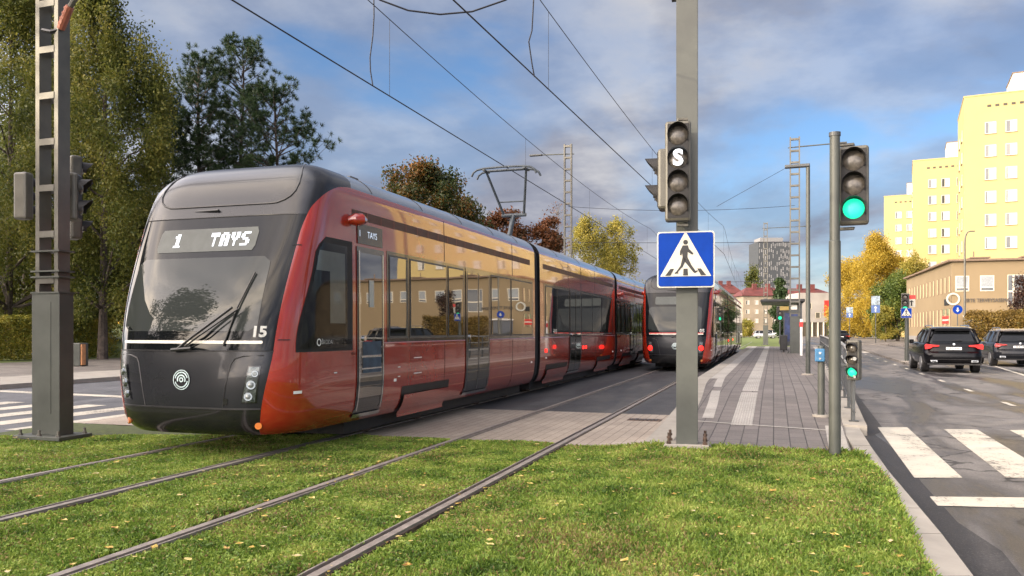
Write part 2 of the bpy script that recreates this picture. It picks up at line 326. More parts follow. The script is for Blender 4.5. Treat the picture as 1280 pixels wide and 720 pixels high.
# =================================================================== the setting
def sm(t): t = min(max(t, 0.0), 1.0); return t * t * (3 - 2 * t)
def hn(x, y):                                         # small smooth bumps for the turf
    return 0.012 * (math.sin(x * 3.1 + 1.3 * math.sin(y * 1.7)) * math.cos(y * 2.7 + x)) + 0.006 * math.sin(x * 9 + y * 7.3)
TRK_L, TRK_R, GA = -6.62, -3.45, 0.755
RAILS = [TRK_L - GA, TRK_L + GA, TRK_R - GA, TRK_R + GA]
ZROAD = -0.07
AS_T = asphalt('asphalt_track', (0.036, 0.036, 0.038), (0.068, 0.066, 0.065), 0.2)
AS_R = asphalt('asphalt_road', (0.027, 0.027, 0.029), (0.140, 0.130, 0.120), 0.45, 0.85)
AS_L = asphalt('asphalt_side', (0.065, 0.068, 0.075), (0.10, 0.102, 0.11), 0.2)
PAV_T = pavers('sand_pavers', (0.31, 0.258, 0.205), (0.355, 0.30, 0.24), (0.12, 0.10, 0.08), 0.42, 0.14, R(90), 0.006)
PAV_P = pavers('platform_pavers', (0.140, 0.122, 0.108), (0.180, 0.157, 0.140), (0.04, 0.034, 0.03), 0.42, 0.21, R(90), 0.008)
SLAB = pavers('pale_slabs', (0.36, 0.335, 0.295), (0.40, 0.37, 0.325), (0.22, 0.20, 0.18), 0.9, 5.0, R(90), 0.008)
TACT = pavers('tactile_slabs', (0.36, 0.335, 0.295), (0.39, 0.365, 0.32), (0.30, 0.28, 0.25), 0.3, 0.04, R(90), 0.008, 0.0)
SOIL = mat('turf_soil', (0.035, 0.045, 0.014), 0.95, 0, 0.3, 9.0, 0.6, 60, col2=(0.075, 0.095, 0.025))
TURF = mat('far_turf', (0.075, 0.115, 0.022), 0.95, 0, 0.2, 1.2, 0.5, 20, col2=(0.13, 0.16, 0.035))
EARTH = mat('earth', (0.06, 0.065, 0.035), 0.95, 0, 0.25, 0.2)
WALK = asphalt('asphalt_walk', (0.12, 0.105, 0.09), (0.17, 0.15, 0.13), 0.05)

g_ = MB(); g_.add([(-3000, -800, -0.14), (3000, -800, -0.14), (3000, 5000, -0.14), (-3000, 5000, -0.14)], [(0, 1, 2, 3)])
struct(g_.build('ground', EARTH))
def sheet(name, poly, z, m):
    b = MB(); b.add([(p[0], p[1], z if not callable(z) else z(p[0], p[1])) for p in poly], [tuple(range(len(poly)))]); return struct(b.build(name, m))
sheet('road', [(-1, -30), (60, -30), (60, 260), (-1, 260)], ZROAD, AS_R)
sheet('side_road', [(-19.7, -30), (-11.0, -30), (-11.0, 160), (-19.7, 160)], -0.055, AS_L)
b = MB(); b.box(-19.9, -19.7, -30, 160, -0.13, 0.075); struct(b.build('kerb', CONC))
sheet('pavement', [(-23.2, -30), (-19.9, -30), (-19.9, 160), (-23.2, 160)], 0.06, CONC)
sheet('path', [(-33.5, -30), (-23.2, -30), (-23.2, 160), (-33.5, 160)], 0.05, WALK)
def bankz(x, y): return 0.06 + 2.1 * sm((-35.5 - x) / 26.0)
b = MB(); b.grid([[(x, y, bankz(x, y) + 0.1 * math.sin(x * .7 + y * .31)) for x in np.linspace(-130, -33.5, 40)] for y in np.linspace(-40, 240, 40)])
struct(b.build('grass_bank', TURF, smooth=True))
# track bed: sand coloured pavers at the crossing, asphalt beyond, green track after the stop
sheet('crossing_paving', [(-11.0, 10.35), (-1.4, 10.35), (-1.4, 14.62), (-11.0, 14.62)], 0.0, PAV_T)
sheet('track_asphalt', [(-11.0, 14.62), (-1.6, 14.62), (-1.6, 67), (-11.0, 67)], 0.0, AS_T)
sheet('far_lawn', [(-11.0, 67), (1.9, 67), (4.2, 190), (-11.0, 190)], 0.02, TURF)

# kerb of the lawn and the platform (polyline read on the road side)
KOUT = [G(1217, 720, .03), G(1177, 667, .03), G(1150, 635, .03), G(1111, 589, .03), G(1088, 557, .04), G(1073, 533, .05)]
KIN = [G(1168, 720, .05), G(1140, 667, .05), G(1125, 635, .05), G(1108, 596, .05), G(1066, 557, .05), G(1050, 533, .06)]
def ext(P): p0, p1 = P[0], P[1]; return [Vector((p0.x + (p0.x - p1.x) * 6 + 0.5, p0.y - 6, p0.z))] + P
KOUT, KIN = ext(KOUT), ext(KIN)
def uk(v):
    for a, c in zip(KIN[:-1], KIN[1:]):
        if v <= c.y: return a.x + (c.x - a.x) * (v - a.y) / (c.y - a.y)
    return KIN[-1].x
def zp(v): return 0.03 + 0.24 * sm((v - 10.6) / 8.0)
def uR(v): return 0.98 + 0.036 * (v - 12.4)
def uL(v): return -1.66 - 0.27 * sm((v - 14.5) / 7.0)
b = MB()
for i in range(len(KIN) - 1):
    a0, a1, c0, c1 = KIN[i], KIN[i + 1], KOUT[i], KOUT[i + 1]; n = 1 if i else 4
    for k in range(n):
        t0, t1 = k / n + 0.008, (k + 1) / n - 0.008; q = [a0.lerp(a1, t0), c0.lerp(c1, t0), c0.lerp(c1, t1), a0.lerp(a1, t1)]
        b.prism([(p.x, p.y) for p in q], -0.13, [p.z for p in q])
v = KIN[-1].y
while v < 66:
    e = min(v + 1.0, 66); b.prism([(uR(v), v + .005), (uR(v) + .34, v + .005), (uR(e) + .34, e - .005), (uR(e), e - .005)], -0.13, [zp(v) + .004, zp(v) - .01, zp(e) - .01, zp(e) + .004]); v = e
struct(b.build('kerb', CONC))
# platform top, edges, tactile strip
vsn = list(np.linspace(10.32, 20, 24)) + list(np.linspace(21, 66, 30))
b = MB(); b.grid([[(uL(v) + .36 + (uR(v) - uL(v) - .36) * t, v, zp(v)) for t in (0, .25, .5, .75, 1)] for v in vsn])
for v in (66,): b.add([(uL(v), v, zp(v)), (uR(v) + .34, v, zp(v)), (uR(v) + .34, v, -.13), (uL(v), v, -.13)], [(0, 1, 2, 3)])
struct(b.build('platform', PAV_P))
b = MB(); v = 10.32
while v < 66:
    e = min(v + 0.9, 66); b.prism([(uL(v), v + .004), (uL(v) + .36, v + .004), (uL(e) + .36, e - .004), (uL(e), e - .004)], -0.13, [zp(v) + .006, zp(v) + .006, zp(e) + .006, zp(e) + .006]); v = e
struct(b.build('platform_edge', CONC))
def strip(b, u0f, u1f, va, vb, dz, n=30):
    b.grid([[(u0f(v), v, zp(v) + dz), (u1f(v), v, zp(v) + dz)] for v in np.linspace(va, vb, n)])
b = MB(); strip(b, lambda v: -.63, lambda v: -.31, 12.75, 66, .006); struct(b.build('tactile_strip', TACT))
b = MB(); strip(b, lambda v: max(uL(v) + .51, -1.11 - .035 * (v - 13.4)) if v < 22 else uL(v) + .51, lambda v: max(uL(v) + .69, -.93 - .035 * (v - 13.4)) if v < 22 else uL(v) + .69, 13.4, 66, .005); strip(b, lambda v: uL(v) + .36, lambda v: uL(v) + .53, 21.5, 66, .004)
b.grid([[(-1.15 + 2.1 * t, 12.98 - .52 * t, zp(12.98 - .52 * t) + .007), (-1.15 + 2.1 * t, 13.06 - .52 * t, zp(13.06 - .52 * t) + .007)] for t in np.linspace(0, 1, 8)])
b.grid([[(uR(v) - .26, v, zp(v) + .006), (uR(v) - .02, v, zp(v) + .006)] for v in np.linspace(10.35, 13.0, 6)])
struct(b.build('platform_slabs', SLAB))
# darker relaid asphalt strip along the kerb
b = MB(); q = [(k.x, k.y) for k in KOUT] + [(uR(v) + .34, v) for v in (14, 22, 34, 50, 66)]
b.grid([[(x - .05, y, ZROAD + .0025), (x + .32 + .06 * math.sin(y * 1.3) + .03 * math.sin(y * 4.1), y, ZROAD + .0025)] for x, y in q]); struct(b.build('road_strip', asphalt('asphalt_new', (0.022, 0.021, 0.022), (0.050, 0.047, 0.045), 0.2)))
# road markings
b = MB()
def mark(ps, z=ZROAD + .005): b.add([G(x, y, z) for x, y in ps], [tuple(range(len(ps)))])
mark([(1097, 534), (1134, 534), (1203, 597), (1143, 597)][::-1]); mark([(1180, 536.5), (1221, 536.5), (1321, 597), (1258, 597)][::-1]); mark([(1262, 537.5), (1305, 537.5), (1436, 597), (1375, 597)][::-1])
mark([(1346, 538), (1390, 538), (1550, 597), (1490, 597)][::-1])
mark([(1162, 620.5), (1500, 624), (1500, 640), (1172, 632)][::-1])
p0, p1 = G(1215.5, 489.5, ZROAD), G(1098, 448.6, ZROAD); dv = (p1 - p0).normalized(); dn = Vector((dv.y, -dv.x, 0)); LEN = (p1 - p0).length
k = -3 * LEN / 6
while k < 90:
    c = p0 + dv * k; c.z = ZROAD + .005; b.add([c - dn * .06, c + dn * .06, c + dn * .06 + dv * 1.0, c - dn * .06 + dv * 1.0], [(0, 1, 2, 3)]); k += LEN / 6
c0, c1 = G(1290, 472, ZROAD + .005), G(1222, 451, ZROAD + .005); dv2 = (c1 - c0).normalized(); dn = Vector((dv2.y, -dv2.x, 0))
c0 = c0 - dv2 * 15; b.add([c0 - dn * .07, c0 + dn * .07, c1 + dv2 * 3 + dn * .07, c1 + dv2 * 3 - dn * .07], [(0, 1, 2, 3)])
q = [G(1060, 437, ZROAD + .005), G(1085, 438, ZROAD + .005)]
for k in range(4): b.add([Vector((2.9 + k * 1.05, 62, ZROAD + .005)), Vector((3.4 + k * 1.05, 62, ZROAD + .005)), Vector((3.5 + k * 1.05, 65.5, ZROAD + .005)), Vector((3.0 + k * 1.05, 65.5, ZROAD + .005))], [(0, 1, 2, 3)])
for k in range(6): b.add([(-11.65 - 1.13 * k, 9.6, -.05), (-11.65 - 1.13 * k + .52, 9.6, -.05), (-11.65 - 1.13 * k + .52, 13.4, -.05), (-11.65 - 1.13 * k, 13.4, -.05)], [(0, 1, 2, 3)])
b.add([(-19.4, 15.5, -.05), (-12.2, 14.8, -.05), (-12.2, 15.2, -.05), (-19.4, 15.9, -.05)], [(0, 1, 2, 3)])
b.add([(-15.4, 17, -.05), (-15.28, 17, -.05), (-15.28, 50, -.05), (-15.4, 50, -.05)], [(0, 1, 2, 3)])
struct(b.build('road_marking', ROADW))
# side pavements: traffic island and the far pavement on the right
isl = [G(1107, 446.5, 0), G(1120, 450.5, 0), G(1136, 455.5, 0), G(1152, 458, 0)]
far = [(8.6, 47), (9.3, 60), (10.6, 90), (7.4, 90)]
b = MB(); b.prism([(p.x, p.y) for p in isl] + far, -.13, 0.05, 0); struct(b.build('traffic_island', WALK))
b = MB(); b.prism([(13.5, 70), (40, 55), (60, 70), (60, 200), (9.4, 200), (8.4, 92), (11.5, 92)], -.13, .06); struct(b.build('pavement', WALK))
# far side of everything: street surface towards the town
sheet('square', [(-60, 190), (60, 190), (80, 420), (-80, 420)], -.03, WALK)

# ------------------------------------------------------------------ lawn with the rails
def lawn_z(x, y):
    z = 0.035 * sm((x + 2.55) / 1.2) + hn(x, y)
    for r in RAILS: z -= 0.03 * math.exp(-((x - r) / 0.10) ** 2)
    return z
b = MB(); rows = []
for y in np.linspace(-4, 10.36, 70):
    ur = uk(y) + 0.01; rows.append([(x, y, lawn_z(x, y) - .004) for x in np.linspace(-11.1, ur, 110)])
b.grid(rows); struct(b.build('lawn', SOIL, smooth=True))
rail_words = ['outer rail of the track under the front tram, farthest left', 'inner rail of the track under the front tram', 'left rail of the free track, set in short turf', 'right rail of the free track, beside the wide grass corner']
for i, r in enumerate(RAILS):
    s = 1 if i % 2 == 0 else -1                       # the groove lies on the inner side
    m = MB(); x0, x1 = r - .033, r + .033
    m.box(x0, x1, -4, 110, -.13, .024, 0); m.box(x1 if s > 0 else x0 - .045, x1 + .045 if s > 0 else x0, -4, 110, -.13, .001, 1)
    lo = (x1 + .045, x1 + .06) if s > 0 else (x0 - .06, x0 - .045); m.box(lo[0], lo[1], -4, 110, -.13, .024, 0)
    oo = (x0 - .016, x0 - .001) if s > 0 else (x1 + .001, x1 + .016); m.box(oo[0], oo[1], -4, 110, -.13, .004, 1)
    tag(m.build('tram_rail', [STEEL, RUST]), 'worn steel tram rail, ' + rail_words[i], 'rail', 'rails of the two tram tracks')
# grass blades and clover
MCX, MCY, MLX, MLY = G(859, 562.2, .02).x, G(859, 562.2, .02).y, G(66, 547, 0).x, G(66, 547, 0).y
n = 560000
d_ = 3.6 + (11.6 - 3.6) * RNG.random(n) ** 0.8; xc = (RNG.random(n) * 1.36 - 0.68) * d_
gx = xc * CA - d_ * SA; gy = xc * SA + d_ * CA
ukv = np.interp(gy, [k.y for k in KIN], [k.x for k in KIN])
ok = (gy < 10.37) & (gx < ukv + 0.015) & (gx > -11.1)
for r in RAILS: ok &= np.abs(gx - r) > 0.085 + 0.05 * RNG.random(n)
ok &= ~((np.abs(gx - MCX) < .32) & (gy > MCY - .36) & (gy < MCY + .24)); ok &= ~((np.abs(gx - MLX) < .45) & (np.abs(gy - MLY) < .30))
gx, gy = gx[ok], gy[ok]; n = len(gx)
gz = 0.035 * np.clip((gx + 2.55) / 1.2, 0, 1) ** 2 + 0.012 * np.sin(gx * 3.1 + 1.3 * np.sin(gy * 1.7)) * np.cos(gy * 2.7 + gx)
patch = np.sin(gx * 1.3 + 2 * np.sin(gy * .9)) * np.cos(gy * 1.1 - gx * .6)
right = np.clip((gx + 2.4) / 0.8, 0, 1)
hgt = (0.015 + 0.019 * RNG.random(n)) * (1 + 0.25 * patch) + right * 0.022 * RNG.random(n)
tall = np.exp(-((gx + 1.05) ** 2 + (gy - 10.25) ** 2) / 0.5) + np.exp(-((gx - .8) ** 2 + (gy - 10.2) ** 2) / 0.12) + 0.6 * np.exp(-((gy - 10.3) / .12) ** 2) * right
hgt += 0.05 * tall * RNG.random(n)
wid = (0.0038 + 0.0035 * RNG.random(n)) * (0.7 + d_[ok] / 9); clover = RNG.random(n) < (0.55 - 0.35 * right); wid[clover] *= 2.1; hgt[clover] *= 0.75
an = RNG.random(n) * 2 * np.pi; lean = (0.35 + 0.9 * RNG.random(n)) * hgt; la = RNG.random(n) * 2 * np.pi
bx, by = np.cos(an) * wid, np.sin(an) * wid; tx, ty = np.cos(la) * lean, np.sin(la) * lean
V = np.empty((n, 4, 3)); V[:, 0] = np.stack([gx - bx * .5, gy - by * .5, gz - .006], 1); V[:, 1] = np.stack([gx + bx * .5, gy + by * .5, gz - .006], 1)
V[:, 2] = np.stack([gx + bx * .45 + tx, gy + by * .45 + ty, gz + hgt], 1); V[:, 3] = np.stack([gx - bx * .45 + tx, gy - by * .45 + ty, gz + hgt], 1)
V[clover, 2, 0] += ty[clover] * .8; V[clover, 3, 1] += tx[clover] * .6
brown = (RNG.random(n) < 0.06 + 0.22 * np.clip(np.sin(gx * 2.2 + 1) * np.sin(gy * 1.9 + .4) , 0, 1) + .25 * np.clip(np.sin(gx * .9 + gy * 1.3 + 2.0) - .75, 0, 1) * 3)
GRASS = leafmat('grass_blades', [(0.042, 0.085, 0.012), (0.10, 0.175, 0.024), (0.185, 0.28, 0.042), (0.28, 0.36, 0.065), (0.43, 0.45, 0.12)], 0.35, 2.0)
DRY = leafmat('dry_grass', [(0.14, 0.09, 0.04), (0.25, 0.19, 0.07), (0.36, 0.28, 0.12)], 0.3, 1.0)
tag(raw('grass', V.reshape(-1, 3), np.arange(n * 4).reshape(-1, 4), [GRASS, DRY], None, brown.astype(int)), 'short autumn grass and clover between the rails and the kerb', 'grass', kind='stuff')
# fallen leaves
n = 800; d_ = 4.2 + 7.0 * RNG.random(n) ** .9; xc = (RNG.random(n) * 1.3 - .65) * d_; lx = xc * CA - d_ * SA; ly = xc * SA + d_ * CA
ok = (ly < 10.3) & (lx < np.interp(ly, [k.y for k in KIN], [k.x for k in KIN]) - .05); lx, ly = lx[ok], ly[ok]
kx = RNG.random(260) * 26 - 46; ky = 20 + 40 * RNG.random(260)
m = MB(); sizes = []
for x, y in zip(lx, ly):
    s = random.choice([.010, .012, .014, .018, .024, .034]) * random.uniform(.7, 1.15); a = random.uniform(0, 6.28); z = lawn_z(x, y) + random.uniform(.030, .052); c, d2 = math.cos(a), math.sin(a)
    pts = [(-1.1, 0, 0), (-.2, -.75, .25), (.5, -.5, .1), (1.1, .1, .3), (.4, .55, .1), (-.3, .7, .25)]
    m.add([(x + s * (c * p[0] - d2 * p[1]), y + s * (d2 * p[0] + c * p[1]), z + s * p[2] * random.uniform(.2, 1.4)) for p in pts], [(0, 1, 2, 3), (0, 3, 4, 5)])
LEAFY = leafmat('fallen_leaf', [(0.16, 0.06, 0.02), (0.42, 0.25, 0.05), (0.55, 0.42, 0.10), (0.62, 0.50, 0.22), (0.5, 0.42, 0.3)], 0.15, 40.0)
tag(m.build('fallen_leaves', LEAFY), 'yellow and brown leaves scattered over the grass', 'leaves', kind='stuff')

# =================================================================== trams
_n = pchip([.30, 1.3, 2.2, 2.95, 3.8], [3.4, 3.85, 5.2, 6.6, 6.0])
_w = pchip([.30, .36, .5, .95, 1.6, 2.6, 3.0, 3.33, 3.47, 3.61, 3.70, 3.765, 3.80], [1.17, 1.22, 1.285, 1.325, 1.325, 1.318, 1.312, 1.304, 1.255, 1.11, .90, .58, .25])
_x = pchip([.30, .36, .5, .95, 1.3, 2.95, 3.1, 3.30, 3.46, 3.57, 3.67, 3.74, 3.80], [.16, .08, .02, .0, .04, .66, .72, .82, .93, 1.04, 1.21, 1.5, 2.1])
_l = pchip([.30, .5, 1.3, 2.95, 3.5, 3.80], [1.10, 1.12, 1.13, .80, .80, .5])
XN = 2.75
def nose_x(y, z):
    r = min(abs(y) / _w(z), .99999); e = _n(z); return _x(z) + _l(z) * (1 - (1 - r ** e) ** (1 / e))
def nose_y(x, z):
    q = 1 - (x - _x(z)) / _l(z); e = _n(z)
    return _w(z) if q <= 0 else _w(z) * max(0.0, 1 - min(q, 1) ** e) ** (1 / e)
def ynorm(x, z, side):                                # outward normal on the nose side
    e = .01; p = Vector((x, nose_y(x, z), z)); a = Vector((x + e, nose_y(x + e, z), z)) - p; c = Vector((x, nose_y(x, z + e), z + e)) - p
    n = a.cross(c).normalized(); n = n if n.y > 0 else -n; return p, n
def fpatch(b, outline, off, m=0, nu=10, nv=10):       # patch on the front face; outline(u,v)->(y,z)
    rows = []
    for i in range(nv + 1):
        row = []
        for j in range(nu + 1):
            y, z = outline(j / nu, i / nv); e = .004
            p = Vector((nose_x(y, z), y, z)); a = Vector((nose_x(y + e, z), y + e, z)) - p; c = Vector((nose_x(y, z + e), y, z + e)) - p
            n = a.cross(c).normalized(); n = n if n.x < 0 else -n; row.append(p + n * off)
        rows.append(row)
    b.grid(rows, m)
def spatch(b, left, right, z0, z1, off, side, m=0, nu=8, nv=12):    # patch on the side: left(z), right(z) -> x
    rows = []
    for i in range(nv + 1):
        z = z0 + (z1 - z0) * i / nv; row = []
        for j in range(nu + 1):
            x = left(z) + (right(z) - left(z)) * j / nu; p, n = ynorm(x, z, 1); q = p + n * off; row.append((q.x, q.y * side, q.z))
        rows.append(row)
    b.grid(rows, m)
def rrect(y0, y1, z0, z1, r):                         # rounded rectangle as outline(u,v)
    def f(u, v):
        z = z0 + (z1 - z0) * v; c = 0.0
        for zc, s in ((z0, 1), (z1, -1)):
            dz = (z - zc) * s
            if dz < r: c = r - math.sqrt(max(0, r * r - (r - dz) ** 2))
        return (y0 + c + (y1 - y0 - 2 * c) * u, z)
    return f
def quad(a, b_, c, d):                                # a,b bottom ; d,c top  (y,z)
    def f(u, v):
        p = (a[0] + (b_[0] - a[0]) * u, a[1] + (b_[1] - a[1]) * u); q = (d[0] + (c[0] - d[0]) * u, d[1] + (c[1] - d[1]) * u)
        return (p[0] + (q[0] - p[0]) * v, p[1] + (q[1] - p[1]) * v)
    return f
def wrap_text(b, V, Fc, y0, z0, off, m=0):             # text lies in (x,z); mirrored to read from the front (y runs to the viewer's left->right as -y? handled by sign)
    o = [];
    for x, _, z in V:
        y = y0 + x; p = Vector((nose_x(y, z0 + z), y, z0 + z)); o.append((p.x - off, p.y, p.z))
    b.add(o, Fc, m)
WSGLASS = glassmat('windscreen_glass', (0.006, 0.007, 0.008), 0, 0.03, 1.45, .28)
WSIN = glassmat('windscreen_inner', (0.030, 0.034, 0.032), 0, 0.015, 1.45, .36)
SIDEGL = glassmat('tram_side_glass', (0.014, 0.014, 0.010), 0, 0.015, 3.0)
CLEARGL = glassmat('cab_glass', (0.02, 0.02, 0.02), 0.80, 0.02, 1.33)
LED = emis('led_white', (0.82, 0.9, 1.0), 0.6)
LEDD = emis('led_dim', (0.75, 0.85, 1.0), 0.40)
DISP = mat('display_panel', (0.07, 0.078, 0.072), 0.3, 0, 0.08, spec=.25)
LINE = mat('cream_line', (0.72, 0.68, 0.58), 0.4, 0, 0.05)
LTGREY = mat('pale_grey_panel', (0.42, 0.42, 0.37), 0.6, 0, 0.05)
CHROME = mat('chrome', (0.6, 0.62, 0.62), 0.15, 0.9, 0.05)
LAMPG = mat('headlamp_glass', (0.10, 0.115, 0.115), 0.12, 0.4, 0.3, 30.0, coat=1)
TAILR = emis('tail_lamp_red', (1.0, 0.018, 0.012), 1.7)
DIMR = mat('red_lens', (0.35, 0.015, 0.01), 0.2, 0, 0.1, coat=1)
AMB = mat('amber_lens', (0.75, 0.22, 0.05), 0.2, 0, 0.1, coat=1)
DOORD = mat('door_grey', (0.035, 0.038, 0.042), 0.2, 0.2, 0.08, coat=0.8)
BLUEST = mat('blue_sticker', (0.10, 0.22, 0.36), 0.5, 0, 0.05)
SEATB = mat('seat_blue', (0.035, 0.06, 0.09), 0.7, 0, 0.2)
BELL = mat('bellows_black', (0.012, 0.012, 0.012), 0.75, 0, 0.1)

def tram(label, loc, rear):
    T = thing('tram', label, 'tram', loc, R(90)); SX = lambda px: vat(px, TRK_L + 1.325) - 7.74        # local +x runs along the tracks
    # the thing is turned so that local x = world y, local y = -world x : the photographed (right) side is local y < 0
    RS = -1
    J1, J2, END = 10.40, 20.30, 30.2
    tb = pchip([.30, .6, 1.3, 2.7, 3.0, 3.2, 3.34, 3.42, 3.80], [.655, .66, .78, .79, .91, 1.2, 1.46, 1.5706, 1.5708])
    zr = [.30, .33, .36, .42, .5, .58, .615, .625, .7, .8, .95, 1.1, 1.22, 1.285, 1.30] + list(np.linspace(1.4, 2.85, 14)) + [2.94, 2.955, 3.0, 3.06, 3.12, 3.18, 3.22, 3.25, 3.29, 3.33, 3.37, 3.40, 3.42, 3.47, 3.52, 3.57, 3.62, 3.66, 3.70, 3.735, 3.765, 3.785, 3.80]
    K1, K2 = 16, 14
    def cab(x_end, flip):
        b = MB(); P = []
        for z in zr:
            ts = [tb(z) * k / K1 for k in range(K1 + 1)] + [tb(z) + (math.pi / 2 - tb(z)) * k / K2 for k in range(1, K2 + 1)]
            half = []
            for t in ts:
                s, c = math.sin(t), math.cos(t); half.append((_x(z) + _l(z) * (1 - max(c, 0) ** (2 / _n(z))), _w(z) * s ** (2 / _n(z)) if s > 0 else 0, z))
            half += [(_x(z) + _l(z) + (x_end - _x(z) - _l(z)) * k / 3, _w(z), z) for k in (1, 2, 3)]
            row = [(x, -y, zz) for x, y, zz in half[::-1]] + half[1:]
            if flip: row = [(30.2 - x, -y, zz) for x, y, zz in row]
            P.append(row)
        nh = K1 + K2 + 3
        def m(i, j):
            z = (zr[i] + zr[i + 1]) / 2; c = j - nh; c = c if c >= 0 else -c - 1      # column distance from the centre line
            if z > 3.42: return 3 if c >= K1 + K2 else 1
            if c >= K1: return 0
            if z < .62: return 2
            if z < 1.29: return 1
            if z < 2.95: return 4
            return 1
        b.grid(P, m); b.add([P[-1][k] for k in range(len(P[-1]))], [tuple(range(len(P[-1])))], 1)
        last = [P[i][0] for i in range(len(zr))] + [P[i][-1] for i in range(len(zr) - 1, -1, -1)]; b.add(last, [tuple(range(len(last)))], 2)
        return b.build('body_shell', [TRED, TDARK, TBLK, TROOF, WSGLASS], T, smooth=30)
    def mid(x0, x1):
        b = MB(); ring = [(-_w(z), z) for z in zr] + [(_w(z), z) for z in zr[::-1]]
        P = [[(x, y, z) for y, z in ring] for x in np.linspace(x0, x1, 6)]
        b.grid(P, lambda i, j: 3 if (ring[j][1] + ring[(j + 1) % len(ring)][1]) / 2 > 3.42 else 0, True)
        for k, Q in ((0, P[0]), (1, P[-1])): b.add(Q, [tuple(range(len(Q)))], 2)
        return b.build('body_shell', [TRED, TDARK, TBLK, TROOF], T, smooth=30)
    shells = [cab(J1 - .22, False), mid(J1 + .22, J2 - .22), cab(END - J2 - .22, True)]
    for x in (J1, J2):                                 # articulation bellows
        b = MB(); P = []
        for k in range(9):
            s = .93 if k % 2 else .965; P.append([(x - .24 + .06 * k, y * s, z if z < .5 else z * (s + .02)) for y, z in [(-_w(z), z) for z in zr] + [(_w(z), z) for z in zr[::-1]]])
        b.grid(P, 0, True); b.build('bellows', BELL, T)
    # roof seams and edge rail
    # underframe and bogies
    b = MB(); b.box(2.0, J1 - .4, -1.0, 1.0, .10, .34); b.box(J1 + .4, J2 - .4, -1.0, 1.0, .10, .34); b.box(J2 + .4, END - 2.0, -1.0, 1.0, .10, .34); b.build('underframe', RUB, T)
    for x in (3.9, 8.6, 12.2, 18.6, 22.4, 26.3):
        b = MB()
        for dx in (-.9, .9):
            for y in (-.76, .76): b.tube([(x + dx, y - .06, .31), (x + dx, y + .06, .31)], .3, 20)
        b.box(x - 1.2, x + 1.2, -.95, .95, .2, .36); b.build('bogie', RUST, T)
    # side equipment, both sides
    for sd in (RS, -RS):
        S1 = sorted([(SX(513), SX(557), 1), (SX(487), SX(508), 1), (SX(560.5), SX(578.5), 1), (SX(614), SX(637), 1), (SX(639), SX(664.5), 1)])
        offs = [(0, 1, False), (J1, 0, True), (END, -1, False)]
        def band(x0, x1):
            b = MB(); spatch(b, lambda z: x0, lambda z: x1, 1.36, 2.68, .004, sd, 0, 4, 8); b.build('window_band', TBLK, T, smooth=True)
        def pane(x0, x1, z0=1.45, z1=2.60):
            b = MB(); r = .05
            b2 = MB(); spatch(b2, lambda z: x0 - .03, lambda z: x1 + .03, z0 - .03, z1 + .03, .008, sd, 0, 2, 8); f = b2.build('window_frame', DGREY, T, smooth=True)
            spatch(b, lambda z: x0, lambda z: x1, z0, z1, .013, sd, 0, 4, 10); b.build('window', SIDEGL, f, smooth=True)
        def door(x0, x1, leaves):
            b = MB(); spatch(b, lambda z: x0 - .05, lambda z: x1 + .05, .36, 2.66, .010, sd, 0, 3, 16); spatch(b, lambda z: x0 - .05, lambda z: x1 + .05, .36, .41, .022, sd, 1, 3, 2)
            d = b.build('door', [DOORD, CHROME], T, smooth=True)
            w_ = (x1 - x0) / leaves
            for k in range(leaves):
                b = MB(); spatch(b, lambda z: x0 + k * w_ + .03, lambda z: x0 + (k + 1) * w_ - .03, .62, 2.58, .016, sd, 0, 3, 16); b.build('door_glass', SIDEGL, d, smooth=True)
            b = MB()
            for k in range(leaves): spatch(b, lambda z: x0 + k * w_ + .05, lambda z: x0 + (k + 1) * w_ - .05, 1.16, 1.19, .021, sd, 0, 2, 2); spatch(b, lambda z: x0 + k * w_ + .05, lambda z: x0 + (k + 1) * w_ - .05, 1.0, 1.02, .021, sd, 0, 2, 2)
            b.build('door_rail', CHROME, d)
            b = MB()
            for k in range(leaves + 1): spatch(b, lambda z: x0 + k * w_ - .012, lambda z: x0 + k * w_ + .012, .45, 2.60, .024, sd, 0, 1, 14)
            b.build('door_seal', CHROME if leaves == 1 else DGREY, d, smooth=True)
            b = MB(); p, n = ynorm(x0 + .12, 1.42, 1); b.tube([(p.x, sd * (p.y + .015), p.z), (p.x, sd * (p.y + .04), p.z)], .035, 12); b.build('door_button', CHROME, d)
        # front section
        band(SX(483.5), J1 - .38)
        for a, c, _ in S1: pane(a, c)
        door(SX(448), SX(477.5), 1); door(SX(583), SX(610.5), 2)
        # cab side window with pale blind behind clear glass
        lf = lambda z: .44 + .36 * sm((z - 1.3) / 1.35) + (.22 * max(0, (z - 2.45) / .25) ** 2); rt = lambda z: SX(440.5)
        b = MB(); spatch(b, lambda z: lf(z), rt, 1.27, 2.70, .005, sd, 0, 10, 14); w = b.build('cab_window', RUB, T, smooth=True)
        b = MB(); spatch(b, lambda z: SX(412), lambda z: SX(431), 1.62, 2.52, .010, sd, 0, 3, 6); spatch(b, lambda z: max(SX(392), lf(z) + .06), lambda z: SX(412), 2.27, 2.52, .010, sd, 0, 3, 3); b.build('blind', LTGREY, w)
        b = MB(); spatch(b, lambda z: lf(z) + .04, lambda z: SX(433), 1.31, 2.62, .016, sd, 0, 10, 14); b.build('pane', CLEARGL, w, smooth=True)
        # side destination display above the first door
        b = MB(); spatch(b, lambda z: SX(447), lambda z: SX(478), 2.70, 2.97, .012, sd, 0, 3, 5); dp = b.build('side_display', TBLK, T)
        for tx, px in (('1', 449.5), ('TAYS', 465)):
            V, Fc = text_mesh(tx, .125, .002)
            o = []; b = MB()
            for x, _, z in V:
                X = SX(px) + x * .95 if sd == RS else SX(px) - x * .95; p, n = ynorm(X, 2.835 + z, 1); o.append((X, sd * (p.y + .016), 2.835 + z))
            b.add(o, Fc); b.build('display_lettering', LEDD, dp)
